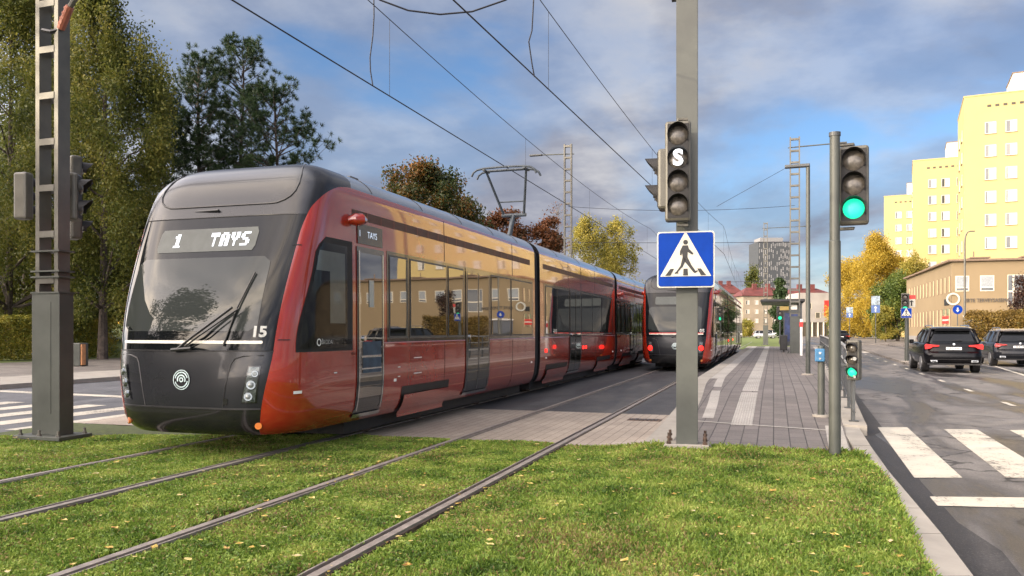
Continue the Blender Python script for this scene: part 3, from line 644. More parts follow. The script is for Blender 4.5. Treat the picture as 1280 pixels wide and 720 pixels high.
        # vent strip under the roof edge
        for (x0, x1) in ((SX(441), J1 - .6), (J1 + .5, J2 - .5), (J2 + .6, END - 2.2)):
            b = MB(); spatch(b, lambda z: x0, lambda z: x1, 3.02, 3.14, .004, sd, 0, 12, 3)
            n_ = int((x1 - x0) / .42)
            for k in range(n_): xx = x0 + (k + 1) * (x1 - x0) / (n_ + 1); spatch(b, lambda z: xx - .012, lambda z: xx + .012, 3.02, 3.14, .010, sd, 1, 1, 2)
            b.build('vent_strip', [mat('vent_dark', (.055, .010, .008), .5, 0, .1), mat('vent_bar', (.16, .02, .012), .4, 0, .1)], T)
        # bogie skirts with dark slot
        for (x0, x1) in ((SX(503), SX(562)), (J1 + .75, J1 + 2.9), (J2 - 3.2, J2 - 1.0), (J2 + 1.2, J2 + 3.6), (END - SX(562), END - SX(503))):
            b = MB(); spatch(b, lambda z: x0 + .0, lambda z: x1 - .0, .30, .69, .005, sd, 0, 4, 6); s_ = b.build('skirt_recess', BLACK, T, smooth=True)
            b = MB(); spatch(b, lambda z: x0 + .05, lambda z: x1 - .05, .22, .565, .035, sd, 0, 4, 6); b.build('skirt_panel', TRED, s_, smooth=True)
        # middle section
        band(J1 + .55, J2 - .55)
        for a, c in ((.7, 1.75), (1.82, 3.0), (4.55, 5.9), (5.97, 7.3), (7.4, 9.1)): pane(J1 + a, J1 + c)
        door(J1 + 3.15, J1 + 4.4, 2)
        # rear section, mirrored from the front one
        band(J2 + .38, END - SX(483.5))
        for a, c, _ in S1: pane(END - c, END - a)
        door(END - SX(477.5), END - SX(448), 1); door(END - SX(610.5), END - SX(583), 2)
        # small white side markers and red side lamps
        for xx, zz in ((SX(494), .80), (J1 - .5, .80), (J1 + .75, .86), (J2 - .6, .8), (J2 + 1, .8)):
            p, n = ynorm(xx, zz, 1); b = MB(); b.box(xx - .03, xx + .03, sd * p.y - .012, sd * p.y + .012, zz - .02, zz + .02); b.build('side_marker', WHITE, T)
        for xx in (J1 + .72, J1 + 4.75, J1 + 5.1):
            p, n = ynorm(xx, 1.02, 1); b = MB(); b.box(xx - .05, xx + .05, sd * p.y - .02, sd * p.y + .02, .99, 1.08); b.build('side_lamp', TAILR, T)
        for xx in (SX(556), J1 - 1.9, J1 + 3.0, J1 + 4.5, J2 - 3.5, J2 + 4.0):
            for za, zb_ in ((.34, 1.35), (2.70, 3.38)):
                b = MB(); b.tube([(xx, sd * (_w(z) + .0005), z) for z in np.linspace(za, zb_, 10)], .006, 4); b.build('side_seam', TBLK, T)
        for xa, xb in ((SX(479), SX(581)), (SX(612), J1 - .25), (J1 + .25, J1 + 3.05), (J1 + 4.5, J2 - .25)):
            b = MB(); b.tube([(xa, sd * (_w(1.35) + .002), 1.352), (xb, sd * (_w(1.35) + .002), 1.352)], .010, 6); b.build('waist_rail', mat('waist_red', (.42, .10, .09), .3, 0, .05, coat=1), T)
        # camera pod by the cab
        p, n = ynorm(SX(441), 3.0, 1); b = MB(); b.tube([(p.x - .06, sd * (p.y - .02), 2.98), (p.x - .02, sd * (p.y + .06), 2.99), (p.x + .04, sd * (p.y + .11), 3.0), (p.x + .13, sd * (p.y + .11), 3.0)], [.05, .085, .085, .05], 12); b.build('camera_pod', TRED, T, smooth=True)
        if sd == RS:                                   # stickers and lettering on the photographed side
            def side_text(txt, size, X0, Z0, off=.034, **k):
                V, Fc = text_mesh(txt, size, .002, **k); b = MB(); b.add([(X0 + x, sd * (ynorm(X0 + x, Z0 + z, 1)[0].y + off), Z0 + z) for x, _, z in V], Fc); b.build('lettering', WHITE, T)
            side_text('ŠKODA', .075, .98, 1.385); side_text('Duka', .11, 1.46, 1.385, shear=.25); side_text('1905' if rear else '1915', .055, SX(441), 1.22, .008)
            for a, c, z0, z1 in ((374, 381, .78, .815), (417, 421, .985, 1.0), (517, 527, 1.10, 1.114), (517, 527, .86, .874), (497, 500, .98, .994), (497, 500, .84, .854)):
                b = MB(); spatch(b, lambda z_: SX(a), lambda z_: SX(c), z0, z1, .006, sd, 0, 2, 1); b.build('sticker', WHITE, T)
            b = MB(); cx_, cz_ = .79, 1.385
            for k in range(24):
                a0, a1 = 2 * math.pi * k / 24, 2 * math.pi * (k + 1) / 24
                q = [(cx_ + r_ * math.cos(a), cz_ + r_ * math.sin(a)) for r_, a in ((.032, a0), (.045, a0), (.045, a1), (.032, a1))]
                b.add([(x, sd * (ynorm(x, z, 1)[0].y + .04), z) for x, z in q], [(0, 1, 2, 3)])
            b.build('maker_badge', WHITE, T)
            b = MB(); spatch(b, lambda z: SX(452), lambda z: SX(475), .95, 1.38, .020, sd, 0, 3, 4); b.build('seat_back_in_door', SEATB, T)
            b = MB(); spatch(b, lambda z: SX(460), lambda z: SX(466), 1.85, 2.22, .022, sd, 0, 2, 4); b.build('door_sticker', LTGREY, T)
    # ---- front (or, on the second tram, tail) equipment; local y>0 is the viewer's left
    b = MB(); fpatch(b, rrect(-.93, 1.02, 1.52, 2.42, .10), .004, 0, 14, 14); ws = b.build('windscreen_area', WSIN, T, smooth=True)
    b = MB(); fpatch(b, rrect(-.66, .80, 2.50, 2.80, .03), .005, 0, 10, 5); dp = b.build('destination_display', DISP, T, smooth=True)
    b = MB()
    if not rear:
        for tx, y0 in (('TAYS', -.27), ('1', .52)):
            # lettering drawn as a dot-matrix style block font
            glyph = {'T': ['11111', '11111', '00100', '00100', '00100', '00100', '00100'], 'A': ['01110', '11011', '11011', '11111', '11011', '11011', '11011'], 'Y': ['11011', '11011', '11011', '01110', '00100', '00100', '00100'],
                     'S': ['01111', '11000', '11000', '01110', '00011', '00011', '11110'], '1': ['00110', '01110', '00110', '00110', '00110', '00110', '01111']}
            cs = .025
            for gi, ch in enumerate(tx):
                gx0 = y0 + (len(tx) * 6 - 1) * cs / 2 - gi * 6 * cs; b = MB()
                for r_, line in enumerate(glyph[ch]):
                    for c_, bit in enumerate(line):
                        if bit == '1':
                            ya, za = gx0 - c_ * cs, 2.65 + (3.5 - r_) * cs; fpatch(b, quad((ya, za - cs), (ya - cs, za - cs), (ya - cs, za), (ya, za)), .009, 0, 1, 1)
                b.build('display_lettering', LED, dp)
    b = MB(); fpatch(b, rrect(-1.0, .98, 1.375, 1.41, .012), .005, 0, 16, 3); b.build('cream_line', LINE, T, smooth=True)
    if rear:
        b = MB(); fpatch(b, rrect(-1.0, .98, 1.412, 1.44, .012), .006, 0, 16, 3); b.build('brake_light', emis('brake_red', (.8, .06, .05), .5), T)
    b = MB(); V, Fc = text_mesh('05' if rear else '15', .17, .002, bold=.007)
    V = [(-x, y, z) for x, y, z in V]; wrap_text(b, V, Fc, -.955, 1.51, .012); b.build('fleet_number', WHITE, T)
    # roof hatch outline, handle
    def hatch_line():
        o = []
        for y, z in [(.80, 3.70), (.92, 3.6), (.99, 3.48), (1.02, 3.36), (1.01, 3.26), (.97, 3.19), (.90, 3.14), (.8, 3.105)] + [(y, 3.10) for y in np.linspace(.7, -.7, 15)] + [(-.8, 3.105), (-.90, 3.14), (-.97, 3.19), (-1.01, 3.26), (-1.02, 3.36), (-.99, 3.48), (-.92, 3.6), (-.80, 3.70)]:
            y = max(-_w(z) * .93, min(_w(z) * .93, y)); o.append((nose_x(y, z) - .002, y, z + .002))
        return o
    b = MB(); b.tube(hatch_line(), .012, 6); b.build('roof_hatch_seam', BLACK, T)
    b = MB(); b.tube([(nose_x(y, 3.04) - (.02 if abs(y) < .2 else -.01), y, 3.04) for y in (-.19 + .2, -.17 + .2, .17 + .2, .19 + .2)], .016, 6); b.build('hatch_handle', BLACK, T)
    for zz, yy, rr in ((2.95, 1.12, .007), (.62, .98, .012), (1.29, 1.1, .008)):
        b = MB(); b.tube([(nose_x(y, zz) - .001, y, zz) for y in np.linspace(-yy, yy, 30)], rr, 5); b.build('panel_seam', BLACK, T)
    for s in (1, -1):
        L_ = [(.55, .62), (.60, .9), (.66, 1.14), (.70, 1.20), (.80, 1.23), (1.02, 1.24)]
        b = MB(); b.tube([(nose_x(y, z) - .001, s * y, z) for y, z in L_], .008, 5); b.build('panel_seam', BLACK, T)
    # headlamp clusters
    for s in (1, -1):
        b = MB(); o = quad((s * .78, .69), (s * .95, .69), (s * 1.0, 1.12), (s * .87, 1.12)); fpatch(b, o, .008, 0, 6, 10); h = b.build('headlamp', TBLK, T, smooth=True)
        b = MB(); o = quad((s * .795, .705), (s * .935, .705), (s * .985, 1.105), (s * .88, 1.105)); fpatch(b, o, .013, 0, 6, 10); b.build('lens', LAMPG, h, smooth=True)
        b = MB()
        for (y, z, r_) in ((.865, .765, .055), (.90, .90, .06), (.94, 1.03, .045)):
            p = Vector((nose_x(y, z), s * y, z)); n = Vector((-.85, s * .5, .05)).normalized()
            b.tube([p + n * .006, p + n * .03], [r_, r_ * .85], 16, 0); b.tube([p + n * .028, p + n * .034], [r_ * .6, r_ * .45], 14, 1)
        b.build('lamp', [mat('lamp_reflector', (.25, .27, .27), .15, .8), mat('lamp_core', (.22, .235, .225), .2, .4)], h, smooth=True)
        if rear:
            b = MB(); p = Vector((nose_x(.92, .88), s * .92, .88)); n = Vector((-.9, s * .42, 0)); b.tube([p + n * .02, p + n * .06], [.10, .07], 16); b.build('tail_lamp', TAILR, T)
        b = MB(); p = Vector((nose_x(.93, .42), s * .93, .42)); n = Vector((-.8, s * .6, 0)); b.tube([p - n * .01, p + n * .02], .04, 14); b.build('marker_lamp', AMB, T)
    # round emblem on the hood: rings with gaps
    b = MB(); cy_, cz_ = .0, .95
    def ring(r0, r1, a0, a1, off, mm):
        n_ = max(3, int((a1 - a0) / .2)); rows = []
        for rr in (r0, r1): rows.append([(nose_x(cy_ + rr * math.cos(a), cz_ + rr * math.sin(a)) - off, cy_ + rr * math.cos(a), cz_ + rr * math.sin(a)) for a in np.linspace(a0, a1, n_ + 1)])
        b.grid(rows, mm)
    ring(0.001, .125, 0, 2 * math.pi, .006, 1)
    for r0, r1, gaps in ((.015, .03, []), (.045, .062, [(-.4, 3.6)]), (.08, .095, [(.2, 2.9), (3.3, 6.0)]), (.108, .118, [])):
        for a0, a1 in (gaps or [(0, 2 * math.pi)]): ring(r0, r1, a0, a1, .010, 0)
    b.build('emblem', [mat('emblem_pale', (.55, .68, .68), .3, .3), TBLK], T)
    if not rear:
        b = MB(); fpatch(b, quad((-.62, .665), (-.57, .665), (-.565, .74), (-.625, .74)), .006, 0, 2, 2); b.build('lock_plate', TBLK, T)
    # wiper
    def fp(y, z, off=.05): return (nose_x(y, z) - off, y, z)
    b = MB()
    b.tube([fp(.06, 1.31), fp(-.2, 1.48, .09), fp(-.62, 1.80, .07)], .016, 6); b.tube([fp(-.02, 1.32), fp(-.28, 1.48, .09), fp(-.70, 1.78, .07)], .010, 6)
    b.tube([fp(-.55, 1.35, .02), fp(-.66, 1.8, .03), fp(-.78, 2.22, .03)], .012, 6); b.tube([fp(.14, 1.30), fp(.0, 1.31), fp(-.14, 1.32)], .022, 6)
    b.build('wiper', BLACK, T)
    # red pillar seam
    for s in (1, -1):
        for zz in (1.42, 2.56):
            b = MB(); b.tube([(lambda y: (nose_x(y, zz) - .002, s * (y + .002), zz))(y) for y in np.linspace(1.135, 1.22, 6)], .006, 5); b.build('pillar_seam', BLACK, T)
    # roof seams
    for x in (2.3, 4.0, 5.7, 7.4, 9.0, J1 + 2, J1 + 4.5, J1 + 7, J2 + 2, J2 + 4.5):
        b = MB(); b.tube([(x, -_w(z) - .001 if k == 0 else _w(z) + .001, z + .002) for k, zs in ((0, [3.44, 3.5, 3.56, 3.62, 3.68, 3.74, 3.80]), (1, [3.80, 3.74, 3.68, 3.62, 3.56, 3.5, 3.44])) for z in zs], .006, 5); b.build('roof_seam', BLACK, T)
    if not rear:
        # pantograph
        b = MB(); X = 12.05; top = 2.05
        zb, kx, kz = 3.8, X + .62, 4.62
        b.box(X + .05, X + .55, -.5, .5, 3.76, 3.84)
        b.tube([(X + .1, 0, 3.82), (kx, 0, kz)], [.075, .05], 10); b.tube([(X + .32, .12, 3.68), (kx + .05, .1, kz - .02)], .02, 6)
        b.tube([(kx, -.34, kz), (kx, .34, kz)], .05, 10)
        for s in (1, -1):
            b.tube([(kx, s * .28, kz), (X - .05, s * (.55), 5.70)], [.035, .03], 8)
        b.tube([(kx - .2, -.34, kz + .33), (kx - .2, .34, kz + .33)], .02, 6)
        b.tube([(X - .05, -.56, 5.70), (X - .05, .56, 5.70)], .035, 8)
        for dx in (-.2, .2):
            b.tube([(X - .05 + dx, s_, z_) for s_, z_ in ((-.88, 5.54), (-.83, 5.64), (-.73, 5.705), (-.55, 5.735), (0, 5.75), (.55, 5.735), (.73, 5.705), (.83, 5.64), (.88, 5.54))], .028, 8)
        for y in (-.55, .55): b.box(X - .27, X + .17, y - .03, y + .03, 5.68, 5.72)
        b.build('pantograph', mat('pantograph_dark', (0.045, 0.055, 0.065), .45, .4), T)
        for X, Y in ((2.6, .35), (3.2, -.45)):
            b = MB(); b.tube([(X, Y, 3.76), (X, Y, 3.84)], .03, 8); b.box(X - .13, X + .13, Y - .05, Y + .05, 3.83, 3.89, 0, .02); b.build('roof_antenna', DGREY, T)
    return T
tram('dark nosed red tram, standing nearest, showing route 1 TAYS and number 15', (TRK_L, 7.74, 0), False)
tram('red tram seen from its tail at the platform, tail lights glowing, number 05', (TRK_R, 29.9, 0), True)

# =================================================================== masts, signals, signs, wires
def lattice_mast(label, loc, h, group, wx=.41, wy=.20, cab_h=2.03, arm=None):
    T = thing('lattice_mast', label, 'mast', loc, 0, group)
    for s in (-1, 1):
        b = MB(); x = s * (wx / 2 - .035); b.box(x - .035, x + .035, -wy / 2, wy / 2, cab_h, h); b.build('channel', GALV if h > 0 else GALV, T)
    n = int((h - cab_h) / .64)
    for k in range(n + 1):
        z = cab_h + .18 + k * (h - cab_h - .3) / n
        for y0 in (-wy / 2 - .008, wy / 2): b = MB(); b.box(-wx / 2 + .069, wx / 2 - .069, y0, y0 + .008, z - .045, z + .045); b.build('batten', GALV, T)
    b = MB(); b.box(-.25, .25, -.12, .12, .05, cab_h, 0, .008); c = b.build('cabinet', PGREY, T)
    b = MB(); b.box(-.14, .10, -.126, -.121, .35, cab_h - .12); b.build('cabinet_door', PGREY, c)
    b = MB()
    for z in (cab_h, cab_h + .22, cab_h + .30, cab_h + .58): b.box(-wx / 2 - .055, wx / 2 + .055, -wy / 2 - .035, wy / 2 + .035, z - .004, z + .018)
    b.build('collar', PGREY, T)
    b = MB(); b.box(-.42, .42, -.28, .28, 0, .05, 0, .006); bp = b.build('base_plate', PGREY, T)
    for x in (-.34, 0.0, .34):
        for y in (-.22, .22):
            b = MB(); b.tube([(x, y, .05), (x, y, .13)], .018, 8); b.tube([(x, y, .05), (x, y, .075)], .032, 6); b.build('anchor_bolt', GALV, bp)
    if arm:                                            # street light arm
        dx, z, ln = arm; b = MB(); b.tube([(0, 0, z), (dx * ln, 0, z + .05)], .035, 8); b.tube([(-dx * .35, 0, z - .02), (0, 0, z)], .03, 6); a = b.build('lamp_arm', PGREY, T)
        b = MB(); b.box(min(dx * ln, dx * (ln + .75)), max(dx * ln, dx * (ln + .75)), -.12, .12, z + .01, z + .10, 0, .03); b.build('luminaire', DGREY, a)
    return T
MASTG = 'catenary masts along the tram line'
ML = G(66, 547, .02)
LM = lattice_mast('lattice mast with grey lower cabinet, standing on grass near the zebra crossing', ML, 12, MASTG)
b = MB(); b.tube([(.2, -.05, 5.72), (.42, -.1, 5.98)], .055, 10, 0); b.tube([(.42, -.1, 5.98), (3.0, -.6, 7.9)], .036, 8, 1)
for k in range(4): b.tube([(.23 + .05 * k, -.06 - .012 * k, 5.76 + .06 * k), (.245 + .05 * k, -.063 - .012 * k, 5.775 + .06 * k)], .06, 10, 0)
b.tube([(.2, -.06, 5.70), (.1, -.12, 5.66), (-.05, -.12, 5.70)], .03, 6, 2); b.build('cantilever', [mat('insulator_red', (.30, .10, .06), .4), GALV, BLACK], LM)
lattice_mast('pale lattice mast rising behind the front tram, street lamp arm to its left', D(710, 45), 12, MASTG, wx=.46, arm=(-1, 11.45, 1.5))
PM = lattice_mast('dark lattice mast on the platform beside the shelter, long lamp arm over the road', D(993.5, 44, .26), 11.9, MASTG, wx=.54, arm=(1, 11.35, 1.9))
lattice_mast('far lattice mast beyond the platform end, before the patterned tower', D(957, 82, 0), 12.6, MASTG, wx=.40, arm=(1, 12.0, 3.6))
# centre mast: H-section
MC = G(859, 562.2, .02) + Vector((0, 0, .06))
CM = thing('steel_mast', 'grey H-section steel mast on a bolted plate, carrying the blue crossing sign', 'mast', MC, R(4), MASTG)
b = MB(); b.box(-.13, .13, -.14, -.122, .03, 12); b.build('front_flange', PGREY, CM)
b = MB(); b.box(-.13, .13, .122, .14, .03, 12); b.build('back_flange', PGREY, CM)
b = MB(); b.box(-.006, .006, -.122, .122, .03, 12); b.build('web', PGREY, CM)
b = MB(); b.box(-.27, .27, -.21, .21, -.02, .03, 0, .006); bp = b.build('base_plate', CONC, CM)
for x in (-.22, .22):
    for y in (-.15, .15):
        b = MB(); b.tube([(x, y, .03), (x, y, .17)], .017, 8); b.tube([(x, y, .03), (x, y, .06)], .034, 6); b.tube([(x, y, .10), (x, y, .125)], .03, 6); b.build('anchor_bolt', RUST, bp)
b = MB(); b.box(-.20, .20, -.20, .20, 5.70, 5.80); b.bar((-.1, 0, 5.75), (-2.6, -.3, 6.5), .06, .06); b.build('bracket', DGREY, CM)

LENS = mat('signal_lens', (.075, .066, .055), .3, 0, .3, 20, coat=.25)
LGREEN = emis('signal_green', (0.01, 0.72, 0.34), 0.85)
def lens_unit(b, x, z, r, y, m_hood=1, m_lens=2):
    n = 20; rows = []
    for (yy, rr) in ((y, r), (y - .13, r * 1.02)):                      # open visor, deeper above
        rows.append([(x + rr * math.cos(a), (yy if yy == y else y - (.05 + .11 * max(0, math.sin(a)) ** .7)), z + rr * math.sin(a)) for a in np.linspace(-math.pi * .18, math.pi * 1.18, n)])
    b.grid(rows, m_hood)
    P = []
    for k in range(5):
        q = k / 4 * 1.2; P.append([(x + r * .92 * math.sin(q) / math.sin(1.2) * math.cos(a), y - .006 - .05 * (math.cos(q) - math.cos(1.2)), z + r * .92 * math.sin(q) / math.sin(1.2) * math.sin(a)) for a in np.linspace(0, 2 * math.pi, 21)])
    b.grid(P, m_lens)
def signal(name, label, loc, rotz, lamps, w=.31, pitch=.285, r=.115, lit=None, letter=None, group='traffic signals', bracket=None, back=False):
    T = thing(name, label, 'traffic light', loc, rotz, group); h = pitch * lamps + .08
    b = MB(); b.box(-w / 2, w / 2, -.03, .13, -h / 2, h / 2, 0, .035); b.box(-w / 2 + .03, w / 2 - .03, -.036, -.028, -h / 2 + .04, h / 2 - .04, 1); b.build('housing', [SIGBOX, RUB], T)
    for k in range(lamps):
        z = h / 2 - .04 - pitch * (k + .5); b = MB(); lens_unit(b, 0, z, r, -.036); on = lit == k and not letter; b.build('lamp', [RUB, RUB, LGREEN if on else LENS], T, smooth=True)
        if letter and lit == k:
            V, Fc = text_mesh(letter, .26, .006, bold=.010); b = MB(); b.add([(x, y - .085, z + zz) for x, y, zz in V], Fc); b.build('lit_letter', emis('white_lit', (.95, .97, 1.0), 1.0), T)
    if bracket:
        b = MB()
        for z in (-h / 2 + .02 - .06, h / 2 + .03): b.tube([(0, .05, z * .97), (0, .05, z), (bracket * .55, .06, z), (bracket, .06, z)], .02, 6)
        b.build('bracket', SIGBOX, T)
    return T
SG = 'traffic and tram signals'
dS = 9.72
signal('tram_signal', 'four lamp tram signal showing a white letter S on the steel mast', D(847.5, dS, ZP(214, dS)), R(6), 4, .31, .285, .125, lit=1, letter='S', group=SG, bracket=.12)
signal('traffic_signal', 'signal seen edge-on behind the white S signal, visors facing the tracks', D(826, 9.9, ZP(226, 9.9)), R(-86), 2, .30, .33, .115, group=SG)
VP_ = G(1043.5, 572, .03)
T = thing('signal_pole', 'round grey signal pole at the grass edge carrying the big green light', 'pole', VP_)
b = MB(); b.tube([(0, 0, .02), (0, 0, 2.55), (0, 0, 2.56), (0, 0, ZP(175, 9.62))], [.068, .066, .058, .058], 20); b.build('pole', SIGBOX if False else PGREY, T, smooth=True)
b = MB(); b.tube([(0, 0, ZP(175, 9.62) - .03), (0, 0, ZP(173.5, 9.62))], .066, 20); b.build('cap', DGREY, T)
b = MB(); b.tube([(0, 0, 0), (0, 0, .03)], .14, 20); b.build('base', CONC, T)
signal('traffic_signal', 'large three lamp traffic signal with its bottom green lamp lit', D(1067, 9.5, ZP(231.5, 9.5)), R(-5), 3, .335, .285, .13, lit=2, group=SG, bracket=-.19)
signal('traffic_signal', 'small low repeater signal with green lamp beside the railing end', D(1066.5, 12.5, ZP(450, 12.5)), R(-22), 3, .20, .185, .078, lit=2, group=SG)
b_ = D(1066, 12.65, 0.05); T = thing('signal_post', 'short dark post carrying the small low repeater signal', 'post', b_)
b = MB(); b.tube([(0, 0, 0), (0, 0, .95)], .03, 10); b.tube([(0, 0, .92), (-.25, 0, .93)], .02, 6); b.build('post', DGREY, T); b = MB(); b.tube([(0, 0, 0), (0, 0, .02)], .08, 12); b.build('foot', DGREY, T)
# signals on the left mast
m0 = ML
signal('traffic_signal', 'grey signal housing seen from behind, left of the lattice mast', D(33, 11.6, ZP(246, 11.6)), R(186), 3, .22, .20, .085, group=SG)
signal('traffic_signal', 'signal facing sideways on the right of the lattice mast, visors in profile', D(97, 11.5, ZP(247, 11.5)), R(122), 2, .24, .30, .115, group=SG)
signal('traffic_signal', 'grey signal housing half hidden behind the side facing one', D(98, 11.95, ZP(248, 11.95)), R(150), 4, .24, .29, .11, group=SG)

BLUE = mat('sign_blue', (0.003, 0.034, 0.25), .5, 0, .04, spec=.08)
SIGNW = mat('sign_white', (0.50, 0.485, 0.42), .5, 0, .04, spec=.15)
SIGNK = mat('sign_black', (0.012, 0.012, 0.012), .5)
SIGNR = mat('sign_red', (.50, .03, .025), .45, 0, .05)
SIGNY = mat('sign_yellow', (.30, .21, .05), .45, 0, .05)
def rr_poly(w, h, r, n=5):
    o = []
    for cx_, cz_, a0 in ((w / 2 - r, h / 2 - r, 0), (-w / 2 + r, h / 2 - r, 90), (-w / 2 + r, -h / 2 + r, 180), (w / 2 - r, -h / 2 + r, 270)):
        o += [(cx_ + r * math.cos(R(a0 + 90 * k / n)), cz_ + r * math.sin(R(a0 + 90 * k / n))) for k in range(n + 1)]
    return o
def crossing_sign(label, loc, rotz, w, small=False):
    T = thing('crossing_sign', label, 'road sign', loc, rotz, 'pedestrian crossing signs'); k = w / 70.0
    b = MB(); b.plate(rr_poly(w, w, .05 * w), 0, .02); b.build('rim', SIGNW, T)
    b = MB(); b.plate(rr_poly(w * .955, w * .955, .045 * w), -.022, .004); b.build('blue_field', BLUE, T)
    b = MB(); b.plate([(-31 * k, -21 * k), (31 * k, -21 * k), (1.2 * k, 33 * k), (-1.2 * k, 33 * k)], -.028, .003); b.build('triangle', SIGNW, T)
    man = [[(-1.5, 18.5), (1.5, 18.5), (3, 20.5), (2.6, 23), (1, 24.3), (-1, 24.3), (-2.6, 23), (-2.9, 20.5)],
           [(-3.5, 17.5), (2.8, 17.5), (4.0, 13), (9.5, 7.5), (8.2, 5.6), (2.6, 9.2), (2.2, 2.5), (-3.6, 2.5), (-4.2, 9), (-5, 5), (-7, 5.5), (-6.6, 11)],
           [(-3.6, 3), (2.2, 3), (7.0, -7), (12.2, -14.5), (14.4, -13.6), (15, -14.8), (11.5, -17.4), (9.4, -16.2), (3.2, -8), (-.8, -3)],
           [(-3.6, 3), (0.6, 0), (-3.0, -8.5), (-9.5, -15.8), (-8.5, -17.4), (-13.2, -17.8), (-13.2, -16.2), (-11.6, -15.6), (-6.3, -8)]]
    b = MB()
    for p in man: b.plate([(x * k, z * k) for x, z in p], -.032, .003)
    b.build('walking_figure', SIGNK, T)
    for q in ([(-25, -20), (-18.5, -20), (-14, -11.5), (-18.5, -11.5)], [(-3, -20), (3, -20), (2.5, -11.5), (-2.5, -11.5)], [(18.5, -20), (25, -20), (18.5, -11.5), (14, -11.5)]):
        b = MB(); b.plate([(x * k, z * k) for x, z in q], -.032, .003); b.build('stripe', SIGNK, T)
    return T
crossing_sign('big blue pedestrian crossing sign on the centre steel mast below the S signal', D(857, 9.85, ZP(324.5, 9.85)), R(5), .69)

# push button post, lamp post, railing
p = D(1026.5, 13.1, zp(13.5)); T = thing('push_button_post', 'short grey post with a blue push button box at the platform start', 'post', p)
b = MB(); b.tube([(0, 0, .04), (0, 0, 1.18)], .055, 16); b.build('post', PGREY, T, smooth=True)
b = MB(); b.box(-.10, .05, -.11, -.02, .92, 1.13, 0, .015); x = b.build('button_box', mat('button_blue', (.03, .13, .26), .4), T)
b = MB(); b.disc((-.025, -.11, 1.06), .02, .012); b.build('button', CHROME, x); b = MB(); b.disc((-.025, -.11, .97), .016, .012); b.build('button', CHROME, x)
b = MB(); b.tube([(0, 0, 0), (0, 0, .05)], .14, 20); b.build('foot', CONC, T)
p = D(1010, 22.6, zp(23)); T = thing('street_lamp', 'slim grey lamp post on the platform with a short flat head', 'street lamp', p, R(-4), 'street lamps')
h = ZP(206, 22.6) - p.z
b = MB(); b.tube([(0, 0, .04), (0, 0, h)], [.065, .055], 14); b.build('pole', PGREY, T, smooth=True)
b = MB(); b.box(-.62, .05, -.09, .09, h - .06, h + .03, 0, .02); b.build('lamp_head', DGREY, T); b = MB(); b.tube([(0, 0, 0), (0, 0, .04)], .17, 16); b.build('foot', CONC, T)
RAILM = mat('railing_pale', (.33, .33, .31), .45, .2, .1)
p = (0, 0, 0); T = thing('railing', 'long grey steel railing between the platform and the road', 'railing', (0, 0, 0))
vv = np.arange(13.6, 46, 1.55)
for v in vv:
    b = MB(); u = uR(v) + .17; b.box(u - .022, u + .022, v - .03, v + .03, zp(v) + .0, zp(v) + 1.0); b.box(u - .07, u + .07, v - .06, v + .06, zp(v), zp(v) + .012); b.build('post', DGREY, T)
for hz, r_, mm in ((1.0, .027, RAILM), (.72, .018, RAILM), (.18, .018, DGREY)):
    b = MB(); b.tube([(uR(v) + .17, v, zp(v) + hz) for v in [13.3] + list(vv)], r_, 8); b.build('rail', mm, T)
b = MB()
for i in range(len(vv) - 1):
    for k in range(1, 12):
        v = vv[i] + 1.55 * k / 12; u = uR(v) + .17; b.box(u - .006, u + .006, v - .006, v + .006, zp(v) + .18, zp(v) + .72)
tag(b.build('bars', DGREY, T), kind='stuff')
# shelter
sh = thing('tram_shelter', 'dark flat roofed tram stop shelter on the platform', 'shelter', (0, 0, .27))
b = MB(); b.box(-.75, 1.75, 50, 57, 2.95, 3.12, 0, .03); b.build('roof', BLACK, sh)
for v in (50.4, 52.5, 54.6, 56.6):
    b = MB(); b.box(1.5, 1.6, v - .05, v + .05, 0, 2.95); b.build('post', DGREY, sh)
b = MB(); b.box(1.54, 1.56, 50.45, 56.55, .15, 2.6); b.build('glass_wall', CLEARGL, sh)
b = MB(); b.box(1.0, 1.4, 52, 56, .42, .47, 0, .01); b.build('bench', BARK, sh)
b = MB(); b.box(.55, 1.42, 50.3, 50.44, .35, 2.5, 0, .02); ad = b.build('information_panel', DGREY, sh); b = MB(); b.box(.62, 1.35, 50.29, 50.298, .6, 2.3); b.build('poster', mat('poster_blue', (.02, .035, .11), .4, 0, .3, 3), ad)
b = MB(); b.box(.35, .85, 49.9, 49.95, 2.45, 2.68); b.build('stop_board', SIGNY, sh)
T = thing('litter_bin', 'dark litter bin standing by the tram shelter', 'litter bin', (.55, 48.6, .27)); b = MB(); b.box(-.2, .2, -.18, .18, .12, .95, 0, .03); b.build('body', BLACK, T); b = MB(); b.box(-.05, .05, -.05, .05, 0, .14); b.build('leg', DGREY, T); b = MB(); b.box(-.22, .22, -.2, .2, .95, 1.0, 0, .015); b.build('lid', DGREY, T)
p = D(975, 74, .2); T = thing('signal_post', 'thin post with a small signal near the far platform end', 'post', p); b = MB(); b.tube([(0, 0, 0), (0, 0, 3.0)], .06, 8); b.build('post', DGREY, T)
signal('traffic_signal', 'distant signal with green lamp beyond the tram shelter', p + Vector((0, -.1, 2.9)), 0, 3, .6, .42, .17, lit=2, group=SG)
p = D(1001.5, 40, .2); T = thing('warning_post', 'white marker post beside the railing near the platform mast', 'post', p); b = MB(); b.box(-.06, .06, -.03, .03, 0, 1.9); b.build('post', WHITE, T); b = MB(); b.box(-.09, .09, -.035, .035, 1.5, 1.75); b.build('plate', SIGNR, T)

